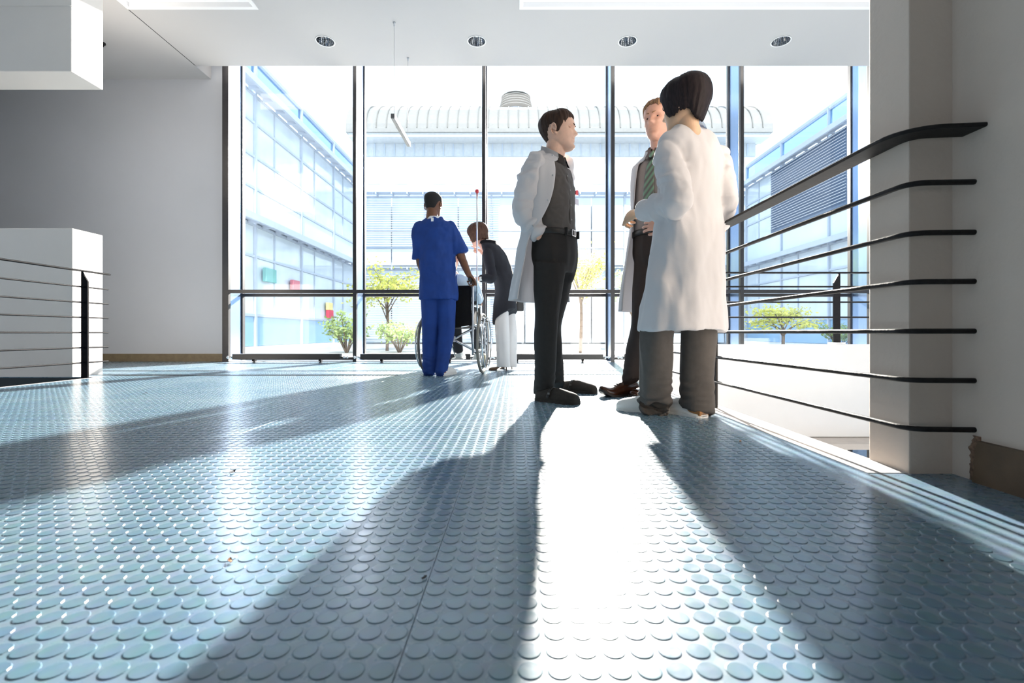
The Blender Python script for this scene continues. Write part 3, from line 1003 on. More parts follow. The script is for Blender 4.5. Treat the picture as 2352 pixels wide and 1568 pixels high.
HR_CHEST = hair_mat('hair_chestnut', (0.045, 0.02, 0.012), (0.12, 0.06, 0.035))
HR_CROP = mat('hair_cropped_black', (0.012, 0.009, 0.008), 0.8, var=0.4, vscale=300, bump=0.6, bscale=500)
HR_GREY = hair_mat('hair_grey', (0.4, 0.38, 0.36), (0.6, 0.58, 0.56))
CL_COAT = mat('white_coat_cotton', (0.70, 0.695, 0.72), 0.85, var=0.02, vscale=4, bump=0.06, bscale=260, trans=0.18)
CL_GREYTR = mat('grey_trouser_wool', (0.085, 0.076, 0.070), 0.8, var=0.08, vscale=30, bump=0.08, bscale=350)
CL_BLACKTR = mat('black_trouser_wool', (0.016, 0.013, 0.012), 0.8, var=0.1, vscale=30, bump=0.06, bscale=350)
CL_BROWNTR = mat('dark_brown_trouser_wool', (0.03, 0.018, 0.015), 0.8, var=0.1, vscale=30, bump=0.06, bscale=350)
CL_SHIRT = mat('charcoal_shirt', (0.075, 0.064, 0.058), 0.7, var=0.06, vscale=12, bump=0.05, bscale=260)
CL_TAUPE = mat('taupe_shirt', (0.30, 0.25, 0.23), 0.7, var=0.05, vscale=12)
CL_BLUE = mat('royal_blue_scrubs', (0.004, 0.040, 0.225), 0.8, var=0.12, vscale=9, bump=0.06, bscale=280)
CL_NAVY = mat('midnight_cardigan', (0.010, 0.010, 0.016), 0.85, var=0.12, vscale=20, bump=0.15, bscale=320)
CL_LINEN = mat('pale_linen_trousers', (0.70, 0.67, 0.66), 0.85, var=0.03, vscale=8, bump=0.08, bscale=260)
CL_PALEBLUE = mat('pale_blue_pyjama', (0.55, 0.68, 0.80), 0.8, var=0.03, vscale=8)
LEATHER_BLK = mat('black_leather', (0.014, 0.012, 0.011), 0.4, var=0.15, vscale=40, bump=0.1)
LEATHER_BRN = mat('polished_brown_leather', (0.05, 0.017, 0.008), 0.22, var=0.25, vscale=25)
LEATHER_WHT = mat('white_leather', (0.80, 0.79, 0.76), 0.4, var=0.02)
CORK = mat('cork_sole', (0.36, 0.17, 0.055), 0.7, var=0.2, vscale=80)
SUEDE = mat('dark_suede', (0.035, 0.028, 0.023), 0.85, var=0.2, vscale=60, bump=0.1)
EYE_W = mat('eye_white', (0.55, 0.50, 0.48), 0.3)
EYE_D = mat('iris_dark', (0.03, 0.02, 0.015), 0.15)
LIP = mat('lip_tone', (0.45, 0.2, 0.16), 0.45)

class Person:
    def __init__(self, label, px, Z, yaw, name='person'):
        base = Vector(((px - CX) * Z / F_PX, Z, 0))
        self.root = tag(empty(name, base, R(yaw)), label, 'person')
        self.m = Matrix.Translation(base) @ Matrix.Rotation(R(yaw), 4, 'Z')
        self.inv = self.m.inverted()
    def L(self, x, y, Z):
        return self.inv @ P(x, y, Z)
    def W(self, x, y, z):
        return self.inv @ Vector((x, y, z))
    def add(self, name, bm, m, parent=None, smooth=True):
        return link(name, bm, m, parent or self.root, smooth)

# z, front y, back y, half width, centre y
HEAD = [(-0.006, 0.060, 0.022, 0.014, 0.044), (0.000, 0.079, 0.008, 0.026, 0.046), (0.014, 0.090, -0.004, 0.039, 0.040), (0.030, 0.0895, -0.03, 0.051, 0.024),
        (0.050, 0.0895, -0.058, 0.060, 0.010), (0.072, 0.092, -0.078, 0.0655, 0.004), (0.097, 0.093, -0.091, 0.0705, 0.0), (0.118, 0.090, -0.099, 0.0735, 0.0),
        (0.138, 0.0965, -0.104, 0.0760, 0.0), (0.162, 0.0960, -0.106, 0.0775, -0.003), (0.187, 0.085, -0.101, 0.0745, -0.006), (0.208, 0.063, -0.085, 0.062, -0.008),
        (0.224, 0.034, -0.058, 0.041, -0.010), (0.232, 0.008, -0.032, 0.018, -0.012)]
def _interp(tbl, z):
    k = len(tbl)
    if z <= tbl[0][0]: return tbl[0]
    if z >= tbl[-1][0]: return tbl[-1]
    for i in range(k - 1):
        if tbl[i][0] <= z <= tbl[i + 1][0]:
            t = (z - tbl[i][0]) / (tbl[i + 1][0] - tbl[i][0])
            p0, p1, p2, p3 = tbl[max(i - 1, 0)], tbl[i], tbl[i + 1], tbl[min(i + 2, k - 1)]
            return tuple(0.5 * (2 * b + (-a + c) * t + (2 * a - 5 * b + 4 * c - d) * t * t + (-a + 3 * b - 3 * c + d) * t ** 3) for a, b, c, d in zip(p0, p1, p2, p3))
def g(x, s):
    return math.exp(-(x / s) ** 2)
def head_point(phi, z, face=1.0, nose=1.0):
    _, yf, yb, hw, cy = _interp(HEAD, z)
    s, c = math.sin(phi), math.cos(phi)
    p = 2.25
    x = hw * math.copysign(abs(s) ** (2 / p), s)
    y = cy + ((yf - cy) * abs(c) ** (2 / p) if c >= 0 else -(cy - yb) * abs(c) ** (2 / 2.0))
    if c > 0:
        w = sstep(0.0, 0.04, y)
        d = 0.0
        # nose: ridge growing towards the tip, cut away below
        t = (0.136 - z) / (0.136 - 0.086)
        if -0.15 < t < 1.35:
            amp = 0.024 * nose * max(0, min(t, 1)) ** 1.25 if t <= 1 else 0.024 * nose * max(0, 1 - (t - 1) / 0.22)
            d += amp * g(x, 0.0085 + 0.004 * max(0, min(t, 1)))
            d += 0.010 * nose * g(t - 0.95, 0.22) * g(abs(x) - 0.012, 0.006)
        d -= 0.0125 * g(abs(x) - 0.032, 0.017) * g(z - 0.121, 0.012)
        d += 0.004 * g(abs(x) - 0.03, 0.024) * g(z - 0.143, 0.009)
        d += 0.0040 * g(x, 0.018) * g(z - 0.0605, 0.0055) + 0.0046 * g(x, 0.016) * g(z - 0.0475, 0.0055)
        d -= 0.0035 * g(x, 0.024) * g(z - 0.0540, 0.0028)
        d -= 0.004 * g(x, 0.022) * g(z - 0.034, 0.007)
        d += 0.005 * g(x, 0.018) * g(z - 0.014, 0.012)
        d += 0.004 * g(abs(x) - 0.045, 0.02) * g(z - 0.092, 0.018)
        y += d * w * face
    return Vector((x, y, z))

def head_bm(neck_len=0.13, neck_r=0.057, ears=True, nose=1.0, voxel=0.0032, slim=1.0, lean=0.03, earsize=1.0):
    bm = B()
    n = 80
    zs = [-0.006 + (0.238) * (i / 74) for i in range(75)]
    rings = [[head_point(2 * math.pi * k / n, z, nose=nose) for k in range(n)] for z in zs]
    skin_rings(bm, rings)
    nk = [(0, -0.012, 0.085, neck_r * 0.95, neck_r), (0, -0.020, 0.03, neck_r, neck_r * 1.02), (0, -0.020 - lean * 0.6, -0.05, neck_r * 1.02, neck_r * 1.02), (0, -0.020 - lean, -neck_len, neck_r * 1.08, neck_r * 1.02)]
    tube(bm, nk, 28, 5, up=(1, 0, 0))
    if ears:
        for s in (-1, 1):
            # outer helix, bowl and lobe
            helix = []
            for i in range(13):
                a = R(-70 + 250 * i / 12)
                helix.append((s * (0.0765 + 0.010 * (0.6 + 0.4 * math.cos(a - R(150)))), -0.008 - 0.0165 * earsize * math.cos(a + R(180)) * -1 * 1.0 - 0.004, 0.108 + 0.030 * earsize * math.sin(a), 0.0046))
            tube(bm, helix, 8, 2, roundcap=True)
            tube(bm, [(s * 0.070, -0.006, 0.118, 0.010, 0.016), (s * 0.078, -0.012, 0.112, 0.008, 0.020), (s * 0.0815, -0.016, 0.108, 0.003, 0.012)], 10, 3)
            tube(bm, [(s * 0.070, 0.000, 0.088, 0.007), (s * 0.077, -0.002, 0.083, 0.0065), (s * 0.080, -0.006, 0.088, 0.004)], 8, 2, roundcap=True)
    out = remesh(bm, voxel, 2)
    if slim != 1.0:
        for v in out.verts:
            v.co.x *= slim
    return out

def hair_bm(low, thick, n=112, m=34, amp=0.0035, hang=None, seed=0, taper=0.0):
    """cap of hair: low(phi) lower edge height, thick(phi, t) thickness with t=0 at the edge, 1 at the crown"""
    bm = B()
    cols = []
    for k in range(n):
        phi = 2 * math.pi * k / n
        z0 = low(phi) + 2.2 * amp * noise.noise(Vector((math.cos(phi) * 17, math.sin(phi) * 17, seed + 0.5)))
        col = []
        for i in range(m):
            t = i / (m - 1)
            z = z0 + (0.2325 - z0) * (1 - (1 - t) ** 1.6)
            zz = z
            if hang is not None and z < hang:
                p = head_point(phi, hang, face=0)
                q_ = 1 - taper * (hang - z)
                p = Vector((p.x * q_, p.y * q_, z))
            else:
                p = head_point(phi, min(zz, 0.2318), face=0)
            d = Vector((p.x, p.y + 0.004, (p.z - 0.12) * (1.0 if p.z > 0.12 else 0.0)))
            d.normalize()
            th = thick(phi, t) + amp * noise.noise(Vector((math.cos(phi) * 9, math.sin(phi) * 9, z * 9 + seed))) * min(1, t * 4 + 0.3) + amp * 0.7 * noise.noise(Vector((math.cos(phi) * 26, math.sin(phi) * 26, z * 7 + seed)))
            col.append(p + d * th)
        cols.append(col)
    vr = [[bm.verts.new(cols[k][i]) for k in range(n)] for i in range(m)]
    for i in range(m - 1):
        for k in range(n):
            j = (k + 1) % n
            bm.faces.new((vr[i][k], vr[i][j], vr[i + 1][j], vr[i + 1][k]))
    bm.faces.new(vr[-1])
    # turn the lower edge in against the head
    inn = []
    for k in range(n):
        c = vr[0][k].co
        inn.append(bm.verts.new(Vector((c.x * 0.86, c.y * 0.86, c.z + 0.012))))
    for k in range(n):
        j = (k + 1) % n
        bm.faces.new((inn[k], inn[j], vr[0][j], vr[0][k]))
    return bm

def place(bm, pos, yaw=0.0, pitch=0.0, roll=0.0, scale=1.0):
    m = Matrix.Translation(pos) @ Matrix.Rotation(R(yaw), 4, 'Z') @ Matrix.Rotation(R(pitch), 4, 'X') @ Matrix.Rotation(R(roll), 4, 'Y') @ Matrix.Scale(scale, 4)
    bmesh.ops.transform(bm, matrix=m, verts=bm.verts)
    return bm

def eyes_and_brows(pr, parent, pos, yaw, pitch, roll, scale, brow, look=0.0):
    for s in (-1, 1):
        bm = B()
        bmesh.ops.create_uvsphere(bm, u_segments=14, v_segments=10, radius=0.0118)
        for v in bm.verts: v.co += Vector((s * 0.031, 0.0640, 0.1205))
        e = pr.add('eye', place(bm, pos, yaw, pitch, roll, scale), EYE_W, parent)
        bm = B()
        bmesh.ops.create_uvsphere(bm, u_segments=10, v_segments=8, radius=0.0062)
        for v in bm.verts: v.co = Vector((v.co.x, v.co.y * 0.35, v.co.z)) + Vector((s * 0.031 + look, 0.0748, 0.1205))
        pr.add('iris', place(bm, pos, yaw, pitch, roll, scale), EYE_D, e)
        bm = B()
        pts = []
        for i in range(6):
            x = 0.012 + 0.036 * i / 5
            q = math.asin(min(1, x / 0.08))
            y = head_point(q * s, 0.1405).y
            pts.append((s * x, y + 0.001 - 0.004 * (i / 5), 0.1385 + 0.005 * math.sin(math.pi * i / 6), 0.0035 - 0.0004 * i))
        tube(bm, pts, 6, 2, roundcap=True)
        pr.add('eyebrow', place(bm, pos, yaw, pitch, roll, scale), brow, parent)
        # eyelids
        for dz, rad in ((0.0056, 0.0030), (-0.0062, 0.0024)):
            bm = B()
            tube(bm, [(s * (0.031 + dx), 0.0752 - 24 * dx * dx, 0.1205 + dz * (1 - (dx / 0.0145) ** 2), rad) for dx in (-0.0135, -0.007, 0, 0.007, 0.0135)], 6, 2)
            pr.add('eyelid', place(bm, pos, yaw, pitch, roll, scale), parent.data.materials[0], parent)

def hand_bm(wrist, direction, palm_n, side=1, curl=(25, 30, 20), spread=6.0, thumb=35.0, size=1.0, forearm=None, fore_r=0.04, voxel=0.0027, fist=None):
    """palm and five fingers; side=+1 thumb towards +u; fingers curl towards the palm normal"""
    bm = B()
    d = Vector(direction).normalized()
    nrm = Vector(palm_n)
    nrm = (nrm - d * nrm.dot(d)).normalized()
    u = d.cross(nrm).normalized() * side
    S = size
    w = Vector(wrist)
    if forearm is not None:
        f = Vector(forearm)
        tube(bm, [(*f, fore_r, fore_r * 0.92), (*(f.lerp(w, 0.3)), fore_r * 0.97, fore_r * 0.9), (*(f.lerp(w, 0.75)), fore_r * 0.72, fore_r * 0.66), (*w, 0.029 * S, 0.021 * S), (*(w + d * 0.02 * S), 0.030 * S, 0.019 * S)], 16, 4, up=u)
    tube(bm, [(*(w - d * 0.012 * S), 0.026 * S, 0.019 * S), (*(w + d * 0.02 * S), 0.034 * S, 0.017 * S), (*(w + d * 0.055 * S), 0.040 * S, 0.0155 * S), (*(w + d * 0.086 * S), 0.041 * S, 0.0125 * S), (*(w + d * 0.094 * S), 0.035 * S, 0.009 * S)], 16, 3, up=u)
    lens = [(0.041, 0.024, 0.019), (0.045, 0.028, 0.020), (0.042, 0.026, 0.019), (0.033, 0.019, 0.017)]
    offs = [0.030, 0.0105, -0.0095, -0.0285]
    for i in range(4):
        base = w + d * (0.088 - (0.004 if i == 0 else 0.0 if i == 1 else 0.004 if i == 2 else 0.013)) * S + u * offs[i] * S
        a = R(spread * (1.5 - i))
        fd = (d * math.cos(a) + u * math.sin(a)).normalized()
        pts = [(*(base - fd * 0.012 * S), 0.0098 * S)]
        p = base.copy()
        pts.append((*p, 0.0096 * S))
        ang = 0.0
        cc = fist if fist is not None else curl
        for j in range(3):
            ang += cc[j] * (1.0 + 0.08 * (i - 1))
            dd = fd * math.cos(R(ang)) + nrm * math.sin(R(ang))
            q = p + dd * lens[i][j] * S * 0.5
            pts.append((*q, (0.0088 - 0.0008 * j) * S))
            p = p + dd * lens[i][j] * S
            pts.append((*p, (0.0088 - 0.0010 * j) * S))
        tube(bm, pts, 10, 2, roundcap=True)
    tbp = w + d * 0.022 * S + u * 0.026 * S
    a = R(thumb)
    td = (d * math.cos(a) + u * math.sin(a) + nrm * 0.25).normalized()
    t2 = (d * math.cos(a * 0.45) + u * math.sin(a * 0.45) + nrm * 0.45).normalized()
    t3 = (d * math.cos(a * 0.2) + u * math.sin(a * 0.1) + nrm * 0.6).normalized()
    p1 = tbp + td * 0.040 * S
    p2 = p1 + t2 * 0.034 * S
    p3 = p2 + t3 * 0.026 * S
    tube(bm, [(*(tbp - td * 0.012 * S), 0.013 * S), (*tbp, 0.0135 * S), (*p1, 0.0108 * S), (*p2, 0.0095 * S), (*p3, 0.0078 * S)], 12, 3, roundcap=True)
    return remesh(bm, voxel, 2)

def levels_loft(bm, levels, n=48, steps=4, fold=None, span=None, caps=True):
    """levels: (cx, cy, z, rx, ryf, ryb, p, yaw); span(i,total)->(phi0, phi1) for open garments"""
    lv = catmull([tuple(l) for l in levels], steps) if steps > 1 else levels
    rings = []
    for i, (cx, cy, z, rx, rf, rb, p, yw) in enumerate(lv):
        t = i / (len(lv) - 1)
        a0, a1 = span(t, z) if span else (0, 2 * math.pi)
        ring = []
        for k in range(n):
            phi = a0 + (a1 - a0) * (k / (n - 1) if span else k / n)
            s, c = math.sin(phi), math.cos(phi)
            x = rx * math.copysign(abs(s) ** (2 / p), s)
            y = (rf if c >= 0 else rb) * math.copysign(abs(c) ** (2 / p), c)
            if fold:
                q = 1 + fold(phi, z, t)
                x *= q; y *= q
            cyw, syw = math.cos(R(yw)), math.sin(R(yw))
            ring.append(Vector((cx + x * cyw - y * syw, cy + x * syw + y * cyw, z)))
        rings.append(ring)
    skin_rings(bm, rings, closed=span is None, caps=caps and span is None)
    return bm

def wrinkle(amp, sc, stretch=(1, 1, 1), seed=0.0, lo=None, hi=None):
    def fn(co, no):
        q = Vector((co.x * stretch[0], co.y * stretch[1], co.z * stretch[2])) * sc + Vector((seed, seed * 1.7, seed * 0.3))
        a = amp * (noise.noise(q) + 0.5 * noise.noise(q * 2.1))
        if lo is not None:
            a *= sstep(lo, hi, co.z)
        return a
    return fn

def shoe(pr, heel, toe_dir, length=0.28, width=0.048, style='derby', pitch=0.0, upper=None, sole=None, sole_h=0.014, name='shoe', roll_toe=0.0):
    """heel: local point at the heel's underside; toe_dir: local ground direction"""
    d = Vector((toe_dir[0], toe_dir[1], 0)).normalized()
    yaw = math.atan2(-d.x, d.y)
    W_ = [0.55, 0.74, 0.76, 0.74, 0.86, 0.98, 1.0, 0.88, 0.58, 0.15]
    T_ = [0.0, 0.05, 0.18, 0.35, 0.52, 0.66, 0.78, 0.89, 0.965, 1.0]
    if style == 'derby':
        H_ = [0.070, 0.082, 0.088, 0.088, 0.074, 0.056, 0.046, 0.040, 0.030, 0.012]
    elif style == 'clog':
        W_ = [0.5, 0.74, 0.80, 0.80, 0.90, 1.0, 1.02, 0.95, 0.72, 0.25]
        H_ = [0.020, 0.022, 0.024, 0.060, 0.074, 0.066, 0.058, 0.050, 0.038, 0.016]
    elif style == 'clog_closed':
        W_ = [0.5, 0.74, 0.80, 0.80, 0.90, 1.0, 1.02, 0.95, 0.72, 0.25]
        H_ = [0.045, 0.060, 0.062, 0.068, 0.074, 0.066, 0.058, 0.050, 0.038, 0.016]
    else:  # pump
        W_ = [0.5, 0.62, 0.6, 0.55, 0.66, 0.86, 0.9, 0.66, 0.32, 0.06]
        H_ = [0.050, 0.058, 0.048, 0.040, 0.034, 0.034, 0.032, 0.026, 0.018, 0.008]
    def lift(t):
        z = roll_toe * max(0, t - 0.66) ** 2
        if style == 'pump':
            z += 0.055 * (1 - sstep(0.15, 0.68, t))
        return z
    root = empty(name, heel, yaw)
    root.parent = pr.root
    root.rotation_euler = (R(pitch), 0, yaw)
    # upper
    bm = B()
    rows = catmull([(t * length, w * width, h) for t, w, h in zip(T_, W_, H_)], 3)
    rings = []
    for y, w, h in rows:
        t = y / length
        z0 = lift(t) + sole_h * 0.8
        ring = []
        for k in range(20):
            a = 2 * math.pi * k / 20
            c, s = math.cos(a), math.sin(a)
            z = z0 + (max(h, 0.006) * max(0, s) ** 0.75 if s > 0 else 0.004 * s)
            tp = 1.0 - 0.42 * max(0, s) ** 2 * (1 if t < 0.6 else 0.6)
            ring.append(Vector((w * math.copysign(abs(c) ** 0.8, c) * tp * 0.97, y, z)))
        rings.append(ring)
    skin_rings(bm, rings)
    up = link('upper', bm, upper, root, True)
    # sole
    bm = B()
    rr_ = catmull([(t * length, w * width) for t, w in zip(T_, W_)], 3)
    rings = []
    for y, w in rr_:
        t = y / length
        z1 = lift(t)
        z0 = z1 + (0.0)
        wl = w * 1.04 + 0.002
        rings.append([Vector((-wl, y, z0)), Vector((wl, y, z0)), Vector((wl, y, z0 + sole_h)), Vector((-wl, y, z0 + sole_h))])
    skin_rings(bm, rings)
    link('sole', bm, sole, root)
    if style == 'pump':
        bm = B()
        tube(bm, [(0, 0.022, 0.062, 0.016), (0, 0.016, 0.03, 0.008), (0, 0.014, 0.0, 0.007)], 10, 3)
        link('heel', bm, sole, root, True)
    return root, up

def leg_tube(bm, hip, knee, ankle, rh, rk, ra, flare=None):
    mid1 = hip.lerp(knee, 0.5)
    mid2 = knee.lerp(ankle, 0.45)
    pts = [(*hip, rh), (*mid1, (rh + rk) * 0.5), (*knee, rk), (*mid2, (rk * 0.55 + ra * 0.45)), (*ankle, ra)]
    if flare:
        pts.append(flare)
    tube(bm, pts, 22, 5)

def body_under(pelvis, chest, neck, limbs, rp=(0.14, 0.09), rc=(0.135, 0.08)):
    """plain continuous body that carries the clothes: torso, arms and legs as one skin"""
    bm = B()
    tube(bm, [(*(pelvis - Vector((0, 0, 0.06))), rp[0] * 0.8, rp[1] * 0.9), (*pelvis, *rp), (*pelvis.lerp(chest, 0.5), rp[0] * 0.86, rp[1] * 0.9), (*chest, *rc), (*chest.lerp(neck, 0.7), rc[0] * 0.5, 0.05), (*neck, 0.045, 0.045)], 20, 4, up=(1, 0, 0))
    for pts in limbs:
        tube(bm, pts, 12, 3)
    return remesh(bm, 0.011, 3)

def creases(amp, sc, stretch=(1, 1, 0.3), seed=0.0):
    """sharp-edged hanging folds"""
    def fn(co, no):
        q = Vector((co.x * stretch[0] + 0.25 * co.z, co.y * stretch[1], co.z * stretch[2])) * sc + Vector((seed, seed * 0.7, seed * 1.3))
        a = 1 - 2.6 * abs(noise.noise(q))
        b = 1 - 2.6 * abs(noise.noise(q * 2.3 + Vector((5, 2, 8))))
        m_ = 0.5 + 0.9 * noise.noise(co * 3.1 + Vector((seed, 0, 4)))
        return amp * (a + 0.45 * b) * max(0.1, m_)
    return fn

def tilt_top(bm, z0, z1, k, drop=0.0):
    """collars sit higher at the nape than at the throat"""
    for v in bm.verts:
        a = sstep(z0, z1, v.co.z)
        v.co.z -= a * (k * v.co.y + drop)
    return bm

# ================================================================== woman in the long white coat (seen from behind)
def fw(px, py):
    x, Z = fl(px, py)
    return Vector((x, Z, 0))
def lv(pr, px, z, Z, rx, rf, rb, p=2.2, yw=0.0, dy=0.0):
    c = pr.inv @ Vector(((px - CX) * Z / F_PX, Z, 0))
    return (c.x, c.y + dy, z, rx, rf, rb, p, yw)
def ground_dir(pr, v):
    q = pr.inv.to_3x3() @ Vector((v[0], v[1], 0))
    return (q.x, q.y)
def make_head(pr, body, pos, yaw, pitch, roll, scale, skin, hair, low, thick, hang=None, amp=0.0035, face=True, seed=0, nose=1.0, taper=0.0, neck_len=0.13, neck_r=0.056, lean=0.03, brow=None, voxel=0.0032, slim=1.0, look=0.0):
    h = head_bm(neck_len=neck_len, neck_r=neck_r, nose=nose, lean=lean, voxel=voxel, slim=slim)
    place(h, pos, yaw, pitch, roll, scale)
    merge(body, h)
    hb = hair_bm(low, thick, hang=hang, amp=amp, seed=seed, taper=taper)
    if slim != 1.0:
        for v in hb.verts: v.co.x *= slim
    place(hb, pos, yaw, pitch, roll, scale)
    return hb

wd = Person('woman in a long white coat and grey trousers seen from behind', 1572, 2.42, 28)
lsh, lel, lwr = wd.L(1533, 350, 2.34), wd.L(1556, 462, 2.23), wd.L(1480, 486, 2.47)
rsh, rel, rwr = wd.L(1650, 352, 2.50), wd.L(1668, 452, 2.42), wd.L(1655, 516, 2.575)
lhip, lkn, lan = wd.L(1552, 560, 2.40), wd.L(1508, 770, 2.40), wd.L(1503, 915, 2.45)
rhip, rkn, ran = wd.L(1600, 560, 2.44), wd.L(1604, 770, 2.44), wd.L(1602, 930, 2.42)
neck = wd.L(1582, 292, 2.41)
body = body_under(wd.L(1575, 540, 2.42), wd.L(1588, 380, 2.42), neck, [
    [(*lsh, 0.036), (*lel, 0.034), (*lwr, 0.028)], [(*rsh, 0.036), (*rel, 0.034), (*rwr, 0.028)],
    [(*lhip, 0.065), (*lkn, 0.05), (*lan, 0.036)], [(*rhip, 0.065), (*rkn, 0.05), (*ran, 0.036)]], rp=(0.12, 0.08), rc=(0.12, 0.07))
HP, HY, HPI, HRO, HS = wd.L(1573, 297, 2.39), 15, -5, 0, 1.0
def low_w(phi):
    a = abs(math.degrees(phi) if phi < math.pi else math.degrees(phi) - 360)
    return 0.172 - 0.02 * sstep(20, 45, a) - 0.096 * sstep(46, 66, a) + 0.012 * sstep(84, 104, a) - 0.055 * sstep(118, 160, a)
def th_w(phi, t):
    a = abs(math.degrees(phi) if phi < math.pi else math.degrees(phi) - 360)
    return 0.012 + (0.018 + 0.014 * sstep(90, 170, a)) * min(1, 2.5 * t) ** 0.6
hair = make_head(wd, body, HP, HY, HPI, HRO, HS, SK_TAN, HR_BLACK, low_w, th_w, hang=0.10, amp=0.004, seed=2, taper=2.6, slim=0.98, neck_r=0.050, neck_len=0.09, lean=0.012)
# hands
merge(body, hand_bm(lwr + (lwr - lel).normalized() * 0.02, wd.L(1452, 490, 2.52) - lwr, wd.inv.to_3x3() @ Vector((-0.2, 0.9, -0.5)), side=1, curl=(55, 60, 35), forearm=lel.lerp(lwr, 0.6), fore_r=0.034, size=0.95, thumb=20))
rail_pt = wd.W(XR, 2.61, 1.0)
merge(body, hand_bm(rwr, rail_pt + Vector((0, 0, 0.028)) - rwr, wd.inv.to_3x3() @ Vector((0.3, 0.2, -1)), side=1, curl=(50, 60, 40), forearm=rel.lerp(rwr, 0.6), fore_r=0.034, size=0.92))
bo = wd.add('body', body, SK_TAN)
wd.add('hair', hair, HR_BLACK)
eyes_and_brows(wd, bo, HP, HY, HPI, HRO, HS, HR_BLACK)
# coat
bm = B()
Lv = [lv(wd, 1569, 0.435, 2.42, 0.236, 0.185, 0.175, 2.1), lv(wd, 1571, 0.55, 2.42, 0.226, 0.17, 0.165, 2.1), lv(wd, 1576, 0.72, 2.42, 0.208, 0.155, 0.155, 2.1), lv(wd, 1580, 0.92, 2.42, 0.192, 0.145, 0.142, 2.2),
      lv(wd, 1585, 1.06, 2.42, 0.172, 0.125, 0.125, 2.2), lv(wd, 1589, 1.22, 2.42, 0.182, 0.12, 0.118, 2.3), lv(wd, 1590, 1.335, 2.42, 0.190, 0.105, 0.105, 2.3),
      lv(wd, 1588, 1.392, 2.42, 0.182, 0.088, 0.092, 2.2), lv(wd, 1586, 1.435, 2.42, 0.130, 0.076, 0.078, 2.1), lv(wd, 1584, 1.462, 2.41, 0.072, 0.066, 0.066, 2.0)]
def fold_w(phi, z, t):
    a = sstep(1.15, 0.5, z) if False else 1 - sstep(0.5, 1.1, z)
    return 0.050 * a * math.sin(5 * phi + 2.2 * math.sin(2 * phi) + 0.8) + 0.02 * a * math.sin(11 * phi + 1.0 + 3 * z)
levels_loft(bm, Lv, 64, 5, fold_w)
sl_l = [(*(lsh + Vector((0.04, 0, 0.0))), 0.045), (*(lsh - Vector((0, 0, 0.012))), 0.060), (*lsh.lerp(lel, 0.5), 0.068), (*lel, 0.064), (*lel.lerp(lwr, 0.5), 0.060), (*lwr, 0.050)]
tube(bm, sl_l, 22, 5)
sl_r = [(*(rsh - Vector((0.04, 0, 0.0))), 0.045), (*(rsh - Vector((0, 0, 0.012))), 0.060), (*rsh.lerp(rel, 0.5), 0.066), (*rel, 0.062), (*rel.lerp(rwr, 0.5), 0.055), (*rwr, 0.046)]
tube(bm, sl_r, 22, 5)
coat = remesh(bm, 0.0075, 5)
def seg_dist(p, a, b):
    ab = b - a
    t = max(0, min(1, (p - a).dot(ab) / ab.length_squared))
    return (p - (a + ab * t)).length, t
def sleeve_folds(segs, amp):
    def fn(co, no):
        best = 0.0
        for a, b, ph in segs:
            d, t = seg_dist(co, a, b)
            if d < 0.095:
                L_ = (b - a).length
                k = math.sin((t * L_) * 78 + ph + 4.0 * noise.noise(co * 13)) * (0.4 + 0.6 * noise.noise(co * 9 + Vector((3, 1, 2))))
                best = amp * k * (1 - sstep(0.07, 0.095, d))
        return best
    return fn
sf = sleeve_folds([(lsh, lel, 0.3), (lel, lwr, 1.1), (rsh, rel, 2.0), (rel, rwr, 0.4)], 0.009)
w1 = wrinkle(0.013, 6.5, (1, 1, 0.3), 3.0)
w2 = wrinkle(0.006, 15, (1, 1, 0.5), 5.0)
cr = creases(0.010, 6.0, (1, 1, 0.28), 3.3)
displace(coat, lambda c, n_: sf(c, n_) + w1(c, n_) + w2(c, n_) + cr(c, n_))
co = wd.add('coat', coat, CL_COAT)
# collar and belt strap
bm = B()
c0 = Lv[-1]
ring_l = []
for (dz, rx, ry) in ((-0.012, 0.074, 0.068), (0.012, 0.067, 0.062), (0.024, 0.063, 0.058), (0.0, 0.078, 0.072), (-0.02, 0.086, 0.078)):
    ring_l.append((c0[0], c0[1], c0[2] + dz + 0.004, rx, ry, ry, 2, 0))
def sp_c(t, z): return (R(28), R(332))
levels_loft(bm, ring_l, 40, 1, span=sp_c)
bmesh.ops.solidify(bm, geom=list(bm.faces), thickness=0.003)
wd.add('collar', bm, mat('pale_blue_collar', (0.55, 0.66, 0.80), 0.8), co)
# trousers
bm = B()
levels_loft(bm, [lv(wd, 1576, 0.70, 2.42, 0.12, 0.09, 0.09), lv(wd, 1578, 0.80, 2.42, 0.14, 0.10, 0.10), lv(wd, 1580, 0.95, 2.42, 0.13, 0.09, 0.09), lv(wd, 1584, 1.02, 2.42, 0.12, 0.085, 0.085)], 32, 3)
leg_tube(bm, lhip, lkn, lan, 0.074, 0.080, 0.080, (*(lan - Vector((0, 0, 0.02))), 0.082))
leg_tube(bm, rhip, rkn, ran, 0.074, 0.086, 0.080, (*(ran - Vector((0, 0, 0.02))), 0.080))
tr = remesh(bm, 0.008, 3)
def hem_folds(zlo, amp, sx=1.0):
    def fn(co, no):
        a = 1 - sstep(zlo, zlo + 0.22, co.z)
        return 0.5 * amp * (1 - 2.6 * abs(noise.noise(Vector((co.x * 9, co.y * 9, co.z * 2.5))))) + amp * a * math.sin(co.z * 120 + 5 * noise.noise(co * 11)) * (0.5 + noise.noise(co * 7)) + 0.008 * noise.noise(Vector((co.x * 14, co.y * 14, co.z * 3.5)))
    return fn
displace(tr, hem_folds(0.03, 0.014))
wd.add('trousers', tr, CL_GREYTR)
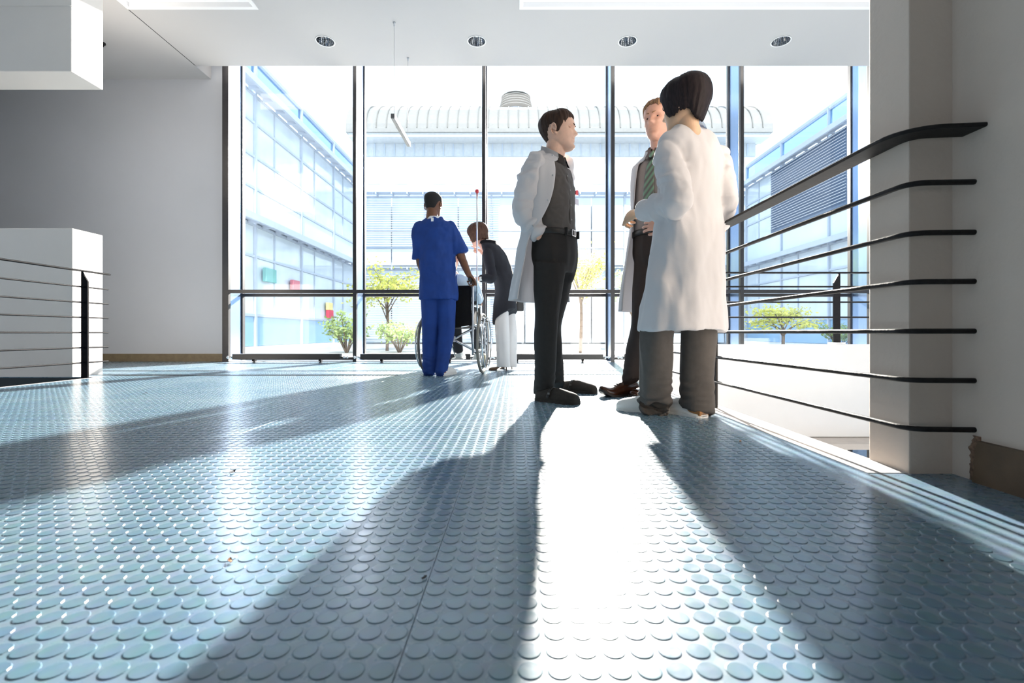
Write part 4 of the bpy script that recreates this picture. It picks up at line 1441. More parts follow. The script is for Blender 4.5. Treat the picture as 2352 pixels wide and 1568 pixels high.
for heel, dr in ((fw(1537, 950), (-0.84, 0.54)), (fw(1618, 960), (-0.50, 0.87))):
    h = wd.inv @ heel
    root, up = shoe(wd, h, ground_dir(wd, dr), 0.285, 0.052, 'clog', upper=LEATHER_WHT, sole=LEATHER_WHT, sole_h=0.012, name='shoe')
    bm = B()
    box(bm, -0.034, 0.034, 0.0, 0.10, 0.010, 0.034, 0.006)
    link('cork_footbed', bm, CORK, root)
    bm = B()
    tube(bm, [(0, 0.045, 0.03, 0.028), (0, 0.035, 0.07, 0.027)], 14)
    link('sock', bm, mat('dark_sock', (0.05, 0.045, 0.045), 0.9), root, True)

# ================================================================== dark-haired man in open white coat
d1 = Person('dark-haired man in an open white coat and black trousers with a hand in his pocket', 1262, 3.0, -125)
rsh, rel, rwr = d1.L(1226, 374, 2.86), d1.L(1203, 488, 2.90), d1.L(1243, 546, 2.875)
lsh, lel, lwr = d1.L(1296, 376, 3.13), d1.L(1282, 490, 3.24), d1.L(1306, 560, 3.08)
rhip, rkn, ran = d1.L(1262, 605, 2.92), d1.L(1255, 745, 2.93), d1.L(1249, 888, 2.98)
lhip, lkn, lan = d1.L(1287, 605, 3.08), d1.L(1264, 745, 3.16), d1.L(1275, 872, 3.28)
neck = d1.L(1274, 345, 3.0)
body = body_under(d1.L(1272, 570, 3.0), d1.L(1264, 420, 3.0), neck, [
    [(*rsh, 0.040), (*rel, 0.040), (*rwr, 0.032)], [(*lsh, 0.040), (*lel, 0.040), (*lwr, 0.032)],
    [(*rhip, 0.08), (*rkn, 0.055), (*ran, 0.038)], [(*lhip, 0.08), (*lkn, 0.055), (*lan, 0.038)]])
HP, HY, HPI, HRO, HS = d1.L(1285, 348, 2.985), 16, 2, 0, 1.05
def low_m(phi):
    a = abs(math.degrees(phi) if phi < math.pi else math.degrees(phi) - 360)
    return 0.186 - 0.012 * sstep(10, 34, a) - 0.030 * sstep(34, 58, a) - 0.05 * sstep(66, 82, a) + 0.045 * sstep(88, 98, a) - 0.085 * sstep(106, 150, a)
def th_m(phi, t):
    a = abs(math.degrees(phi) if phi < math.pi else math.degrees(phi) - 360)
    return 0.002 + (0.010 + 0.010 * (1 - sstep(20, 90, a)) + 0.004 * sstep(100, 170, a)) * min(1, 2.2 * t) ** 0.7
hair = make_head(d1, body, HP, HY, HPI, HRO, HS, SK_PALE, HR_BROWN, low_m, th_m, amp=0.006, seed=5, neck_len=0.14, neck_r=0.058, lean=0.025)
merge(body, hand_bm(rwr, d1.L(1270, 605, 2.95) - rwr, d1.inv.to_3x3() @ Vector((0.2, 0.9, 0)), side=-1, curl=(20, 25, 20), forearm=rel.lerp(rwr, 0.6), fore_r=0.036))
merge(body, hand_bm(lwr, d1.L(1308, 600, 3.06) - lwr, d1.inv.to_3x3() @ Vector((-0.2, -0.9, 0)), side=1, curl=(20, 25, 20), forearm=lel.lerp(lwr, 0.6), fore_r=0.036))
bo = d1.add('body', body, SK_PALE)
d1.add('hair', hair, HR_BROWN)
eyes_and_brows(d1, bo, HP, HY, HPI, HRO, HS, HR_BROWN)
# shirt
bm = B()
LS = [lv(d1, 1274, 1.005, 3.0, 0.146, 0.104, 0.098, 2.3), lv(d1, 1273, 1.075, 3.0, 0.160, 0.118, 0.110, 2.3), lv(d1, 1270, 1.18, 3.0, 0.166, 0.122, 0.11, 2.3), lv(d1, 1267, 1.32, 3.0, 0.178, 0.124, 0.115, 2.3),
      lv(d1, 1265, 1.43, 3.0, 0.178, 0.105, 0.10, 2.3), lv(d1, 1267, 1.505, 3.0, 0.13, 0.08, 0.085, 2.2), lv(d1, 1271, 1.55, 3.0, 0.078, 0.068, 0.072, 2.0), lv(d1, 1274, 1.585, 2.995, 0.066, 0.066, 0.066, 2.0)]
levels_loft(bm, LS, 48, 5)
tilt_top(bm, 1.44, 1.56, 0.62, 0.022)
sh = remesh(bm, 0.008, 3)
cr = creases(0.006, 9.0, (1, 1, 1.2), 2.3)
w1 = wrinkle(0.008, 9, (1, 1, 1.2), 1.0)
displace(sh, lambda c, n_: w1(c, n_) + cr(c, n_))
shirt = d1.add('shirt', sh, CL_SHIRT)
bm = B()
c0 = LS[-1]
levels_loft(bm, [(c0[0], c0[1], c0[2] + dz, rx, ry, ry * 0.98, 2, 0) for dz, rx, ry in ((-0.03, 0.068, 0.070), (0.012, 0.064, 0.064), (0.018, 0.067, 0.068), (-0.012, 0.076, 0.082), (-0.042, 0.084, 0.098))], 40, 1, span=lambda t, z: (R(10), R(350)))
tilt_top(bm, 1.44, 1.56, 0.62, 0.022)
bmesh.ops.solidify(bm, geom=list(bm.faces), thickness=0.003)
d1.add('collar', bm, CL_SHIRT, shirt)
# placket and buttons
bm = B()
pts = []
for z in (1.05, 1.15, 1.25, 1.35, 1.45, 1.53):
    r_ = _interp([(l[2], l[0], l[1], l[4]) for l in LS], z)
    pts.append((r_[1], r_[2] + r_[3] + 0.002, z, 0.016, 0.003))
tube(bm, pts, 10, 4, up=(1, 0, 0))
tilt_top(bm, 1.44, 1.56, 0.62, 0.022)
d1.add('placket', bm, CL_SHIRT, shirt)
for z in (1.12, 1.21, 1.30, 1.39, 1.48):
    r_ = _interp([(l[2], l[0], l[1], l[4]) for l in LS], z)
    bm = B()
    lathe(bm, [(0.001, 0.006), (0.005, 0.006), (0.0055, 0.0), (0.0055, -0.004)], (r_[1], r_[2] + r_[3] + 0.002, z), 10, 'Y')
    d1.add('button', bm, mat('shirt_button', (0.25, 0.24, 0.23), 0.3), shirt)
# trousers
bm = B()
levels_loft(bm, [lv(d1, 1274, 0.80, 3.0, 0.135, 0.105, 0.105), lv(d1, 1274, 0.88, 3.0, 0.178, 0.122, 0.125), lv(d1, 1274, 0.96, 3.0, 0.176, 0.125, 0.122), lv(d1, 1274, 1.045, 3.0, 0.163, 0.121, 0.115)], 40, 4)
leg_tube(bm, rhip, rkn, ran, 0.100, 0.074, 0.064, (*(ran - Vector((0, 0, 0.03))), 0.066))
leg_tube(bm, lhip, lkn, lan, 0.100, 0.074, 0.064, (*(lan - Vector((0, 0, 0.03))), 0.066))
hp = d1.L(1262, 592, 2.90)
tube(bm, [(*(hp + Vector((-0.01, 0, 0.035))), 0.05), (*hp, 0.066), (*(hp - Vector((0, 0, 0.12))), 0.05)], 14, 3, roundcap=True)
hp2 = d1.L(1304, 605, 3.06)
tube(bm, [(*(hp2 + Vector((0, 0, 0.06))), 0.05), (*hp2, 0.06), (*(hp2 - Vector((0, 0, 0.09))), 0.04)], 14, 3, roundcap=True)
tr = remesh(bm, 0.008, 4)
displace(tr, hem_folds(0.05, 0.007))
d1.add('trousers', tr, CL_BLACKTR)
bm = B()
levels_loft(bm, [lv(d1, 1274, z, 3.0, 0.163 + q, 0.121 + q, 0.115 + q) for z, q in ((1.018, 0.004), (1.02, 0.010), (1.052, 0.010), (1.054, 0.004))], 48, 1)
belt = d1.add('belt', bm, LEATHER_BLK)
r0 = lv(d1, 1274, 1.036, 3.0, 0.173, 0.131, 0.125)
bm = B()
for a in ((-0.026, -0.020, -0.020, 0.020), (0.020, 0.026, -0.020, 0.020), (-0.026, 0.026, 0.015, 0.020), (-0.026, 0.026, -0.020, -0.015), (-0.004, 0.0, -0.018, 0.018)):
    box(bm, r0[0] + a[0], r0[0] + a[1], r0[1] + 0.131, r0[1] + 0.138, 1.036 + a[2], 1.036 + a[3])
d1.add('buckle', bm, M_CHROME, belt, False)
for s in (-1, 1):
    bm = B()
    box(bm, r0[0] + s * 0.075 - 0.006, r0[0] + s * 0.075 + 0.006, r0[1] + 0.115, r0[1] + 0.134, 1.012, 1.06, 0.002)
    d1.add('belt_loop', bm, CL_BLACKTR, belt, False)
# coat: open shell, the near front swept back by the arm
LC = [lv(d1, 1246, 0.625, 3.0, 0.245, 0.185, 0.185, 2.1), lv(d1, 1249, 0.75, 3.0, 0.232, 0.17, 0.175, 2.1), lv(d1, 1255, 0.92, 3.0, 0.215, 0.155, 0.16, 2.1), lv(d1, 1259, 1.08, 3.0, 0.198, 0.14, 0.14, 2.2),
      lv(d1, 1262, 1.25, 3.0, 0.198, 0.138, 0.132, 2.3), lv(d1, 1263, 1.38, 3.0, 0.203, 0.130, 0.128, 2.3), lv(d1, 1263, 1.47, 3.0, 0.196, 0.108, 0.112, 2.3), lv(d1, 1264, 1.53, 3.0, 0.176, 0.092, 0.100, 2.2),
      lv(d1, 1268, 1.565, 3.0, 0.118, 0.083, 0.087, 2.1), lv(d1, 1272, 1.592, 2.998, 0.080, 0.078, 0.076, 2.0)]
PR = [(0.60, 98), (0.75, 100), (0.92, 98), (1.02, 88), (1.10, 66), (1.2, 48), (1.33, 36), (1.45, 30), (1.54, 26), (1.60, 24)]
PL_ = [(0.60, 62), (0.92, 62), (1.1, 48), (1.3, 38), (1.45, 30), (1.60, 24)]
def span_d1(t, z):
    a = _interp(PR, z)[1]
    b = _interp(PL_, z)[1]
    return (R(a), R(360 - b))
def fold_d1(phi, z, t):
    a = 1 - sstep(0.6, 1.1, z)
    return 0.045 * a * math.sin(6 * phi + 1.5 * math.sin(2 * phi)) + 0.012 * math.sin(9 * phi + z * 6)
bm = B()
levels_loft(bm, LC, 72, 6, fold_d1, span=span_d1)
tilt_top(bm, 1.44, 1.56, 0.62, 0.022)
cr = creases(0.010, 7.0, (1, 1, 0.3), 1.3)
w1 = wrinkle(0.010, 7, (1, 1, 0.5), 8.0)
displace(bm, lambda c, n_: w1(c, n_) + cr(c, n_))
bmesh.ops.recalc_face_normals(bm, faces=bm.faces)
bmesh.ops.solidify(bm, geom=list(bm.faces), thickness=0.005)
s_ = B()
tube(s_, [(*(rsh - Vector((0.05, 0, 0.0))), 0.045), (*(rsh - Vector((0.006, 0, 0.012))), 0.064), (*rsh.lerp(rel, 0.5), 0.076), (*rel, 0.073), (*rel.lerp(rwr, 0.55), 0.064), (*rwr.lerp(rel, 0.06), 0.052)], 24, 5)
tube(s_, [(*(lsh + Vector((0.05, 0, 0.0))), 0.045), (*(lsh - Vector((-0.006, 0, 0.012))), 0.062), (*lsh.lerp(lel, 0.5), 0.070), (*lel, 0.068), (*lel.lerp(lwr, 0.55), 0.060), (*lwr.lerp(lel, 0.06), 0.05)], 24, 5)
s_ = remesh(s_, 0.0075, 3)
sf = sleeve_folds([(rsh, rel, 0.3), (rel, rwr, 1.1), (lsh, lel, 2.0), (lel, lwr, 0.4)], 0.014)
w2 = wrinkle(0.009, 8, (1, 1, 0.5), 2.0)
cr = creases(0.010, 8.0, (1, 1, 0.45), 6.3)
displace(s_, lambda c, n_: sf(c, n_) + w2(c, n_) + cr(c, n_))
merge(bm, s_)
coat = d1.add('coat', bm, CL_COAT)
# stand-up edge of the coat collar
bm = B()
c0 = LC[-1]
levels_loft(bm, [(c0[0], c0[1], c0[2] + dz, rx, ry, ry, 2, 0) for dz, rx, ry in ((-0.03, 0.086, 0.084), (0.0, 0.082, 0.079), (0.012, 0.078, 0.074))], 40, 2, span=lambda t, z: (R(38), R(322)))
tilt_top(bm, 1.44, 1.56, 0.62, 0.022)
bmesh.ops.solidify(bm, geom=list(bm.faces), thickness=0.005)
d1.add('collar', bm, CL_COAT, coat)
def on_levels(L_, z, phi, out=0.0):
    q = _interp([(l[2],) + tuple(l) for l in L_], z)
    cx, cy, _, rx, rf, rb, p, yw = q[1:]
    s, c = math.sin(phi), math.cos(phi)
    return Vector((cx + (rx + out) * math.copysign(abs(s) ** (2 / p), s), cy + ((rf if c >= 0 else rb) + out) * math.copysign(abs(c) ** (2 / p), c), z))
for z in (1.49, 1.36, 1.21, 1.06):
    q = on_levels(LC, z, R(_interp(PR, z)[1] + 7), 0.004)
    bm = B()
    bmesh.ops.create_uvsphere(bm, u_segments=10, v_segments=6, radius=0.0055)
    for v in bm.verts: v.co += q
    d1.add('snap_button', bm, M_STEEL, coat)
q = on_levels(LC, 1.30, R(360 - 52), 0.012)
bm = B(); box(bm, q.x - 0.03, q.x + 0.03, q.y - 0.002, q.y + 0.002, q.z - 0.045, q.z - 0.005)
d1.add('name_badge', bm, mat('badge_card', (0.6, 0.58, 0.68), 0.4), coat, False)
bm = B(); box(bm, q.x - 0.02, q.x - 0.006, q.y - 0.004, q.y + 0.006, q.z + 0.02, q.z + 0.05); box(bm, q.x + 0.002, q.x + 0.008, q.y - 0.004, q.y + 0.004, q.z + 0.02, q.z + 0.045)
d1.add('pocket_pens', bm, mat('red_pen', (0.6, 0.03, 0.06), 0.3), coat, False)
for heel, dr in ((fw(1234, 919), (0.80, -0.60)), (fw(1282, 898), (0.86, -0.5))):
    root, up = shoe(d1, d1.inv @ heel, ground_dir(d1, dr), 0.295, 0.053, 'clog_closed', upper=SUEDE, sole=SUEDE, sole_h=0.018, name='shoe')
    bm = B()
    tube(bm, [(-0.056, 0.11, 0.03, 0.009, 0.002), (-0.035, 0.115, 0.074, 0.009, 0.002), (0, 0.118, 0.09, 0.009, 0.002), (0.035, 0.115, 0.074, 0.009, 0.002), (0.056, 0.11, 0.03, 0.009, 0.002)], 8, 4, up=(0, 1, 0))
    link('strap', bm, LEATHER_BLK, root, True)
    bm = B(); box(bm, 0.047, 0.051, 0.108, 0.124, 0.050, 0.062, 0.001)
    link('buckle', bm, mat('dull_buckle', (0.12, 0.11, 0.10), 0.4, metal=0.6), root)

# ================================================================== sandy-haired man behind the woman
d2 = Person('sandy-haired man in a white coat with a green tie, half hidden behind the woman', 1515, 3.05, 131)
rsh, rel, rwr = d2.L(1487, 392, 3.14), d2.L(1486, 500, 3.24), d2.L(1478, 590, 3.16)
lsh, lel, lwr = d2.L(1556, 392, 2.93), d2.L(1575, 500, 2.92), d2.L(1528, 512, 2.78)
rhip, rkn, ran = d2.L(1494, 600, 3.10), d2.L(1479, 735, 3.02), d2.L(1452, 862, 3.12)
lhip, lkn, lan = d2.L(1535, 600, 3.02), d2.L(1512, 740, 3.05), d2.L(1502, 885, 3.06)
neck = d2.L(1514, 336, 3.03)
body = body_under(d2.L(1515, 570, 3.05), d2.L(1517, 420, 3.05), neck, [
    [(*rsh, 0.040), (*rel, 0.040), (*rwr, 0.032)], [(*lsh, 0.040), (*lel, 0.040), (*lwr, 0.032)],
    [(*rhip, 0.08), (*rkn, 0.055), (*ran, 0.038)], [(*lhip, 0.08), (*lkn, 0.055), (*lan, 0.038)]])
HP, HY, HPI, HRO, HS = d2.L(1513, 325, 2.99), 6, -2, 0, 1.06
def low_s(phi):
    a = abs(math.degrees(phi) if phi < math.pi else math.degrees(phi) - 360)
    return 0.194 - 0.016 * sstep(14, 34, a) + 0.004 * sstep(30, 44, a) - 0.036 * sstep(44, 60, a) - 0.04 * sstep(66, 82, a) + 0.04 * sstep(88, 98, a) - 0.08 * sstep(106, 150, a)
hair = make_head(d2, body, HP, HY, HPI, HRO, HS, SK_WARM, HR_BLOND, low_s, lambda p_, t: 0.8 * th_m(p_, t), amp=0.006, seed=9, neck_len=0.13, neck_r=0.060, nose=1.1)
merge(body, hand_bm(rwr, Vector((0.0, 0.1, -1)), Vector((-1, 0, 0)), side=1, curl=(20, 25, 15), forearm=rel.lerp(rwr, 0.6), fore_r=0.036))
merge(body, hand_bm(lwr, d2.L(1485, 515, 2.84) - lwr, d2.inv.to_3x3() @ Vector((0.2, 0.9, 0.1)), side=1, curl=(25, 30, 20), forearm=lel.lerp(lwr, 0.6), fore_r=0.036))
bo = d2.add('body', body, SK_WARM)
d2.add('hair', hair, HR_BLOND)
eyes_and_brows(d2, bo, HP, HY, HPI, HRO, HS, HR_BLOND, look=0.0)
bm = B()
LS = [lv(d2, 1515, 1.02, 3.05, 0.170, 0.120, 0.112, 2.3), lv(d2, 1515, 1.12, 3.05, 0.170, 0.122, 0.112, 2.3), lv(d2, 1516, 1.26, 3.05, 0.176, 0.124, 0.115, 2.3), lv(d2, 1517, 1.40, 3.05, 0.182, 0.122, 0.112, 2.3),
      lv(d2, 1517, 1.50, 3.05, 0.170, 0.10, 0.10, 2.3), lv(d2, 1516, 1.57, 3.05, 0.12, 0.08, 0.085, 2.2), lv(d2, 1515, 1.61, 3.04, 0.078, 0.068, 0.072, 2.0), lv(d2, 1514, 1.645, 3.035, 0.068, 0.068, 0.066, 2.0)]
levels_loft(bm, LS, 48, 5)
tilt_top(bm, 1.50, 1.62, 0.62, 0.022)
sh = remesh(bm, 0.009, 3)
displace(sh, wrinkle(0.006, 9, (1, 1, 1), 4.0))
shirt = d2.add('shirt', sh, CL_TAUPE)
bm = B()
c0 = LS[-1]
levels_loft(bm, [(c0[0], c0[1], c0[2] + dz, rx, ry, ry * 0.98, 2, 0) for dz, rx, ry in ((-0.03, 0.070, 0.072), (0.010, 0.066, 0.066), (0.016, 0.069, 0.070), (-0.012, 0.078, 0.084), (-0.042, 0.086, 0.10))], 40, 1, span=lambda t, z: (R(10), R(350)))
tilt_top(bm, 1.50, 1.62, 0.62, 0.022)
bmesh.ops.solidify(bm, geom=list(bm.faces), thickness=0.003)
d2.add('collar', bm, CL_TAUPE, shirt)
# striped tie
M_TIE = bpy.data.materials.new('striped_green_tie')
M_TIE.use_nodes = True
nt = M_TIE.node_tree
tc = nt.nodes.new('ShaderNodeTexCoord'); wv = nt.nodes.new('ShaderNodeTexWave'); rp = nt.nodes.new('ShaderNodeValToRGB')
wv.bands_direction = 'DIAGONAL'; wv.inputs['Scale'].default_value = 14
rp.color_ramp.elements[0].color = (0.10, 0.085, 0.08, 1); rp.color_ramp.elements[1].color = (0.16, 0.30, 0.20, 1)
nt.links.new(tc.outputs['Object'], wv.inputs['Vector']); nt.links.new(wv.outputs['Fac'], rp.inputs['Fac']); nt.links.new(rp.outputs['Color'], nt.nodes['Principled BSDF'].inputs['Base Color'])
bm = B()
pts = []
for z, w in ((1.12, 0.040), (1.20, 0.042), (1.32, 0.038), (1.44, 0.030), (1.55, 0.020), (1.60, 0.018)):
    q = _interp([(l[2], l[0], l[1], l[4]) for l in LS], z)
    pts.append((q[1], q[2] + q[3] + 0.006, z, w, 0.004))
tube(bm, pts, 12, 4, up=(1, 0, 0))
bmesh.ops.create_uvsphere(bm, u_segments=10, v_segments=8, radius=0.022, matrix=Matrix.Translation((c0[0], c0[1] + 0.078, 1.625)))
tilt_top(bm, 1.50, 1.62, 0.62, 0.022)
d2.add('tie', bm, M_TIE)
bm = B()
levels_loft(bm, [lv(d2, 1515, 0.84, 3.05, 0.14, 0.105, 0.105), lv(d2, 1515, 0.92, 3.05, 0.182, 0.124, 0.125), lv(d2, 1515, 1.0, 3.05, 0.178, 0.126, 0.122), lv(d2, 1515, 1.075, 3.05, 0.172, 0.124, 0.115)], 40, 4)
leg_tube(bm, rhip, rkn, ran, 0.104, 0.078, 0.068, (*(ran - Vector((0, 0, 0.03))), 0.069))
leg_tube(bm, lhip, lkn, lan, 0.104, 0.078, 0.068, (*(lan - Vector((0, 0, 0.03))), 0.069))
tr = remesh(bm, 0.009, 4)
displace(tr, hem_folds(0.05, 0.008))
d2.add('trousers', tr, CL_BROWNTR)
bm = B()
levels_loft(bm, [lv(d2, 1515, z, 3.05, 0.172 + q, 0.124 + q, 0.115 + q) for z, q in ((1.045, 0.004), (1.047, 0.010), (1.08, 0.010), (1.082, 0.004))], 48, 1)
belt = d2.add('belt', bm, LEATHER_BLK)
r0 = lv(d2, 1515, 1.063, 3.05, 0.173, 0.134, 0.125)
bm = B()
for a in ((-0.024, -0.018, -0.019, 0.019), (0.018, 0.024, -0.019, 0.019), (-0.024, 0.024, 0.014, 0.019), (-0.024, 0.024, -0.019, -0.014)):
    box(bm, r0[0] + a[0], r0[0] + a[1], r0[1] + 0.133, r0[1] + 0.139, 1.063 + a[2], 1.063 + a[3])
d2.add('buckle', bm, M_CHROME, belt, False)
LC = [lv(d2, 1508, 0.565, 3.05, 0.250, 0.19, 0.185, 2.1), lv(d2, 1510, 0.72, 3.05, 0.236, 0.178, 0.175, 2.1), lv(d2, 1513, 0.95, 3.05, 0.214, 0.16, 0.16, 2.1), lv(d2, 1515, 1.12, 3.05, 0.200, 0.148, 0.14, 2.2),
      lv(d2, 1517, 1.30, 3.05, 0.202, 0.144, 0.135, 2.3), lv(d2, 1517, 1.43, 3.05, 0.206, 0.134, 0.128, 2.3), lv(d2, 1517, 1.52, 3.05, 0.198, 0.112, 0.112, 2.3), lv(d2, 1516, 1.58, 3.05, 0.150, 0.092, 0.095, 2.2),
      lv(d2, 1515, 1.62, 3.04, 0.100, 0.082, 0.084, 2.1), lv(d2, 1514, 1.648, 3.035, 0.082, 0.080, 0.076, 2.0)]
def span_d2(t, z):
    a = _interp([(0.5, 46), (0.9, 44), (1.1, 36), (1.3, 30), (1.5, 26), (1.66, 26)], z)[1]
    return (R(a), R(360 - a))
bm = B()
levels_loft(bm, LC, 72, 6, lambda phi, z, t: 0.04 * (1 - sstep(0.6, 1.1, z)) * math.sin(6 * phi + 1.0), span=span_d2)
tilt_top(bm, 1.50, 1.62, 0.62, 0.022)
displace(bm, wrinkle(0.008, 7, (1, 1, 0.5), 18.0))
bmesh.ops.recalc_face_normals(bm, faces=bm.faces)
bmesh.ops.solidify(bm, geom=list(bm.faces), thickness=0.005)
s_ = B()
tube(s_, [(*(rsh - Vector((0.05, 0, 0.0))), 0.045), (*(rsh - Vector((0.006, 0, 0.012))), 0.062), (*rsh.lerp(rel, 0.5), 0.068), (*rel, 0.064), (*rel.lerp(rwr, 0.55), 0.058), (*rwr.lerp(rel, 0.06), 0.050)], 24, 5)
tube(s_, [(*(lsh + Vector((0.05, 0, 0.0))), 0.045), (*(lsh - Vector((-0.006, 0, 0.012))), 0.062), (*lsh.lerp(lel, 0.5), 0.068), (*lel, 0.064), (*lel.lerp(lwr, 0.55), 0.058), (*lwr.lerp(lel, 0.06), 0.05)], 24, 5)
s_ = remesh(s_, 0.009, 3)
sf = sleeve_folds([(rsh, rel, 0.3), (rel, rwr, 1.1), (lsh, lel, 2.0), (lel, lwr, 0.4)], 0.009)
displace(s_, sf)
merge(bm, s_)
d2.add('coat', bm, CL_COAT)
for heel, dr, rt in ((fw(1464, 906), (-0.90, -0.43), 0.35), (fw(1512, 906), (-0.75, -0.66), 0.1)):
    root, up = shoe(d2, d2.inv @ heel, ground_dir(d2, dr), 0.31, 0.050, 'derby', upper=LEATHER_BRN, sole=mat('dark_sole', (0.02, 0.012, 0.008), 0.5), sole_h=0.014, name='shoe', roll_toe=rt)
    for i in range(4):
        y = 0.135 + 0.017 * i
        bm = B()
        tube(bm, [(-0.020, y, 0.090 - 0.006 * i, 0.0022), (0, y + 0.004, 0.098 - 0.008 * i, 0.0022), (0.020, y, 0.090 - 0.006 * i, 0.0022)], 6, 3)
        link('lace', bm, LEATHER_BRN, root, True)

# ================================================================== nurse in blue scrubs
nu = Person('person in royal blue scrubs seen from behind, pushing the wheelchair', 1000, 4.70, -4)
lsh, lel, lwr = nu.L(964, 528, 4.72), nu.L(966, 606, 4.72), nu.L(990, 645, 4.92)
rsh, rel, rwr = nu.L(1037, 528, 4.70), nu.L(1062, 596, 4.70), nu.L(1077, 631, 4.62)
lhip, lkn, lan = nu.L(990, 655, 4.70), nu.L(988, 760, 4.72), nu.L(986, 848, 4.70)
rhip, rkn, ran = nu.L(1024, 655, 4.70), nu.L(1026, 760, 4.70), nu.L(1014, 848, 4.66)
neck = nu.L(997, 499, 4.70)
body = body_under(nu.L(1006, 640, 4.70), nu.L(1001, 550, 4.70), neck, [
    [(*lsh, 0.055), (*lel, 0.043), (*lwr, 0.030)], [(*rsh, 0.055), (*rel, 0.043), (*rwr, 0.030)],
    [(*lhip, 0.08), (*lkn, 0.055), (*lan, 0.036)], [(*rhip, 0.08), (*rkn, 0.055), (*ran, 0.036)]])
HP, HY, HPI, HRO, HS = nu.L(994, 499, 4.73), -8, -6, 0, 1.04
def low_n(phi):
    a = abs(math.degrees(phi) if phi < math.pi else math.degrees(phi) - 360)
    return 0.180 - 0.03 * sstep(30, 60, a) - 0.045 * sstep(66, 82, a) + 0.04 * sstep(88, 98, a) - 0.075 * sstep(106, 150, a)
hair = make_head(nu, body, HP, HY, HPI, HRO, HS, SK_DARK, HR_CROP, low_n, lambda p_, t: 0.003 + 0.006 * min(1, 2 * t), amp=0.001, seed=3, neck_len=0.10, neck_r=0.054, lean=0.012)
merge(body, hand_bm(rwr, nu.inv.to_3x3() @ Vector((0.30, 0.75, -0.45)), nu.inv.to_3x3() @ Vector((-0.2, 0.2, -1)), side=-1, curl=(50, 65, 45), forearm=rel, fore_r=0.040, size=0.98))
merge(body, hand_bm(lwr, Vector((0.2, 1, -0.2)), Vector((0, 0, -1)), side=1, curl=(45, 60, 40), forearm=lel, fore_r=0.040))
bo = nu.add('body', body, SK_DARK)
nu.add('hair', hair, HR_CROP)
eyes_and_brows(nu, bo, HP, HY, HPI, HRO, HS, HR_CROP)
bm = B()
LT = [lv(nu, 1006, 0.752, 4.70, 0.186, 0.14, 0.135, 2.3), lv(nu, 1006, 0.86, 4.70, 0.184, 0.135, 0.13, 2.3), lv(nu, 1005, 1.0, 4.70, 0.180, 0.128, 0.122, 2.3), lv(nu, 1004, 1.16, 4.70, 0.178, 0.122, 0.118, 2.3),
      lv(nu, 1002, 1.32, 4.70, 0.188, 0.12, 0.115, 2.4), lv(nu, 1001, 1.42, 4.70, 0.200, 0.108, 0.108, 2.4), lv(nu, 1000, 1.485, 4.70, 0.180, 0.09, 0.092, 2.3), lv(nu, 999, 1.53, 4.70, 0.115, 0.076, 0.078, 2.1), lv(nu, 998, 1.562, 4.705, 0.075, 0.068, 0.066, 2.0)]
levels_loft(bm, LT, 56, 5, lambda phi, z, t: 0.03 * (1 - sstep(0.75, 1.15, z)) * math.sin(5 * phi + 1.2))
hem_l = lsh.lerp(lel, 0.86)
hem_r = rsh.lerp(rel, 0.80)
tube(bm, [(*(lsh + Vector((0.04, 0, 0.01))), 0.060), (*lsh, 0.074), (*lsh.lerp(hem_l, 0.5), 0.074), (*hem_l, 0.080)], 22, 5)
tube(bm, [(*(rsh - Vector((0.04, 0, -0.01))), 0.060), (*rsh, 0.074), (*rsh.lerp(hem_r, 0.5), 0.076), (*hem_r, 0.084)], 22, 5)
top = remesh(bm, 0.0085, 3)
w1 = wrinkle(0.010, 7.0, (1.2, 1, 0.35), 13.0); w2 = wrinkle(0.006, 15, (1, 1, 0.8), 6.0)
cr = creases(0.009, 7.0, (1, 1, 0.4), 16.3)
displace(top, lambda c, n_: w1(c, n_) + w2(c, n_) + cr(c, n_))
to = nu.add('scrub_top', top, CL_BLUE)
bm = B()
c0 = LT[-1]
levels_loft(bm, [(c0[0], c0[1], c0[2] + dz, rx, ry, ry, 2, 0) for dz, rx, ry in ((-0.022, 0.084, 0.078), (-0.008, 0.080, 0.073), (0.006, 0.073, 0.066))], 36, 2)
nu.add('neck_band', bm, mat('white_undershirt', (0.75, 0.77, 0.8), 0.8), to)
bm = B(); box(bm, c0[0] - 0.012, c0[0] + 0.012, c0[1] - 0.094, c0[1] - 0.086, c0[2] - 0.055, c0[2] - 0.018)
nu.add('size_tag', bm, mat('white_tag', (0.8, 0.8, 0.8), 0.7), to, False)
bm = B()
levels_loft(bm, [lv(nu, 1006, 0.76, 4.70, 0.15, 0.11, 0.11), lv(nu, 1006, 0.84, 4.70, 0.172, 0.12, 0.12), lv(nu, 1006, 1.0, 4.70, 0.16, 0.11, 0.11)], 32, 3)
leg_tube(bm, lhip, lkn, lan, 0.098, 0.079, 0.062, (*(lan - Vector((0, 0, 0.025))), 0.060))
leg_tube(bm, rhip, rkn, ran, 0.098, 0.080, 0.064, (*(ran - Vector((0, 0, 0.025))), 0.062))
tr = remesh(bm, 0.0085, 3)
displace(tr, hem_folds(0.05, 0.008))
nu.add('scrub_trousers', tr, CL_BLUE)
for heel, dr in ((fw(986, 861), (-0.1, 1)), (fw(1012, 863), (0.35, 0.94))):
    root, up = shoe(nu, nu.inv @ heel, ground_dir(nu, dr), 0.28, 0.050, 'clog', upper=LEATHER_WHT, sole=LEATHER_WHT, sole_h=0.014, name='shoe')
    bm = B(); tube(bm, [(0, 0.045, 0.03, 0.034), (0, 0.04, 0.05, 0.032), (0, 0.045, 0.09, 0.03)], 16, 3)
    link('heel_leather', bm, mat('tan_heel', (0.35, 0.12, 0.05), 0.5), root, True)

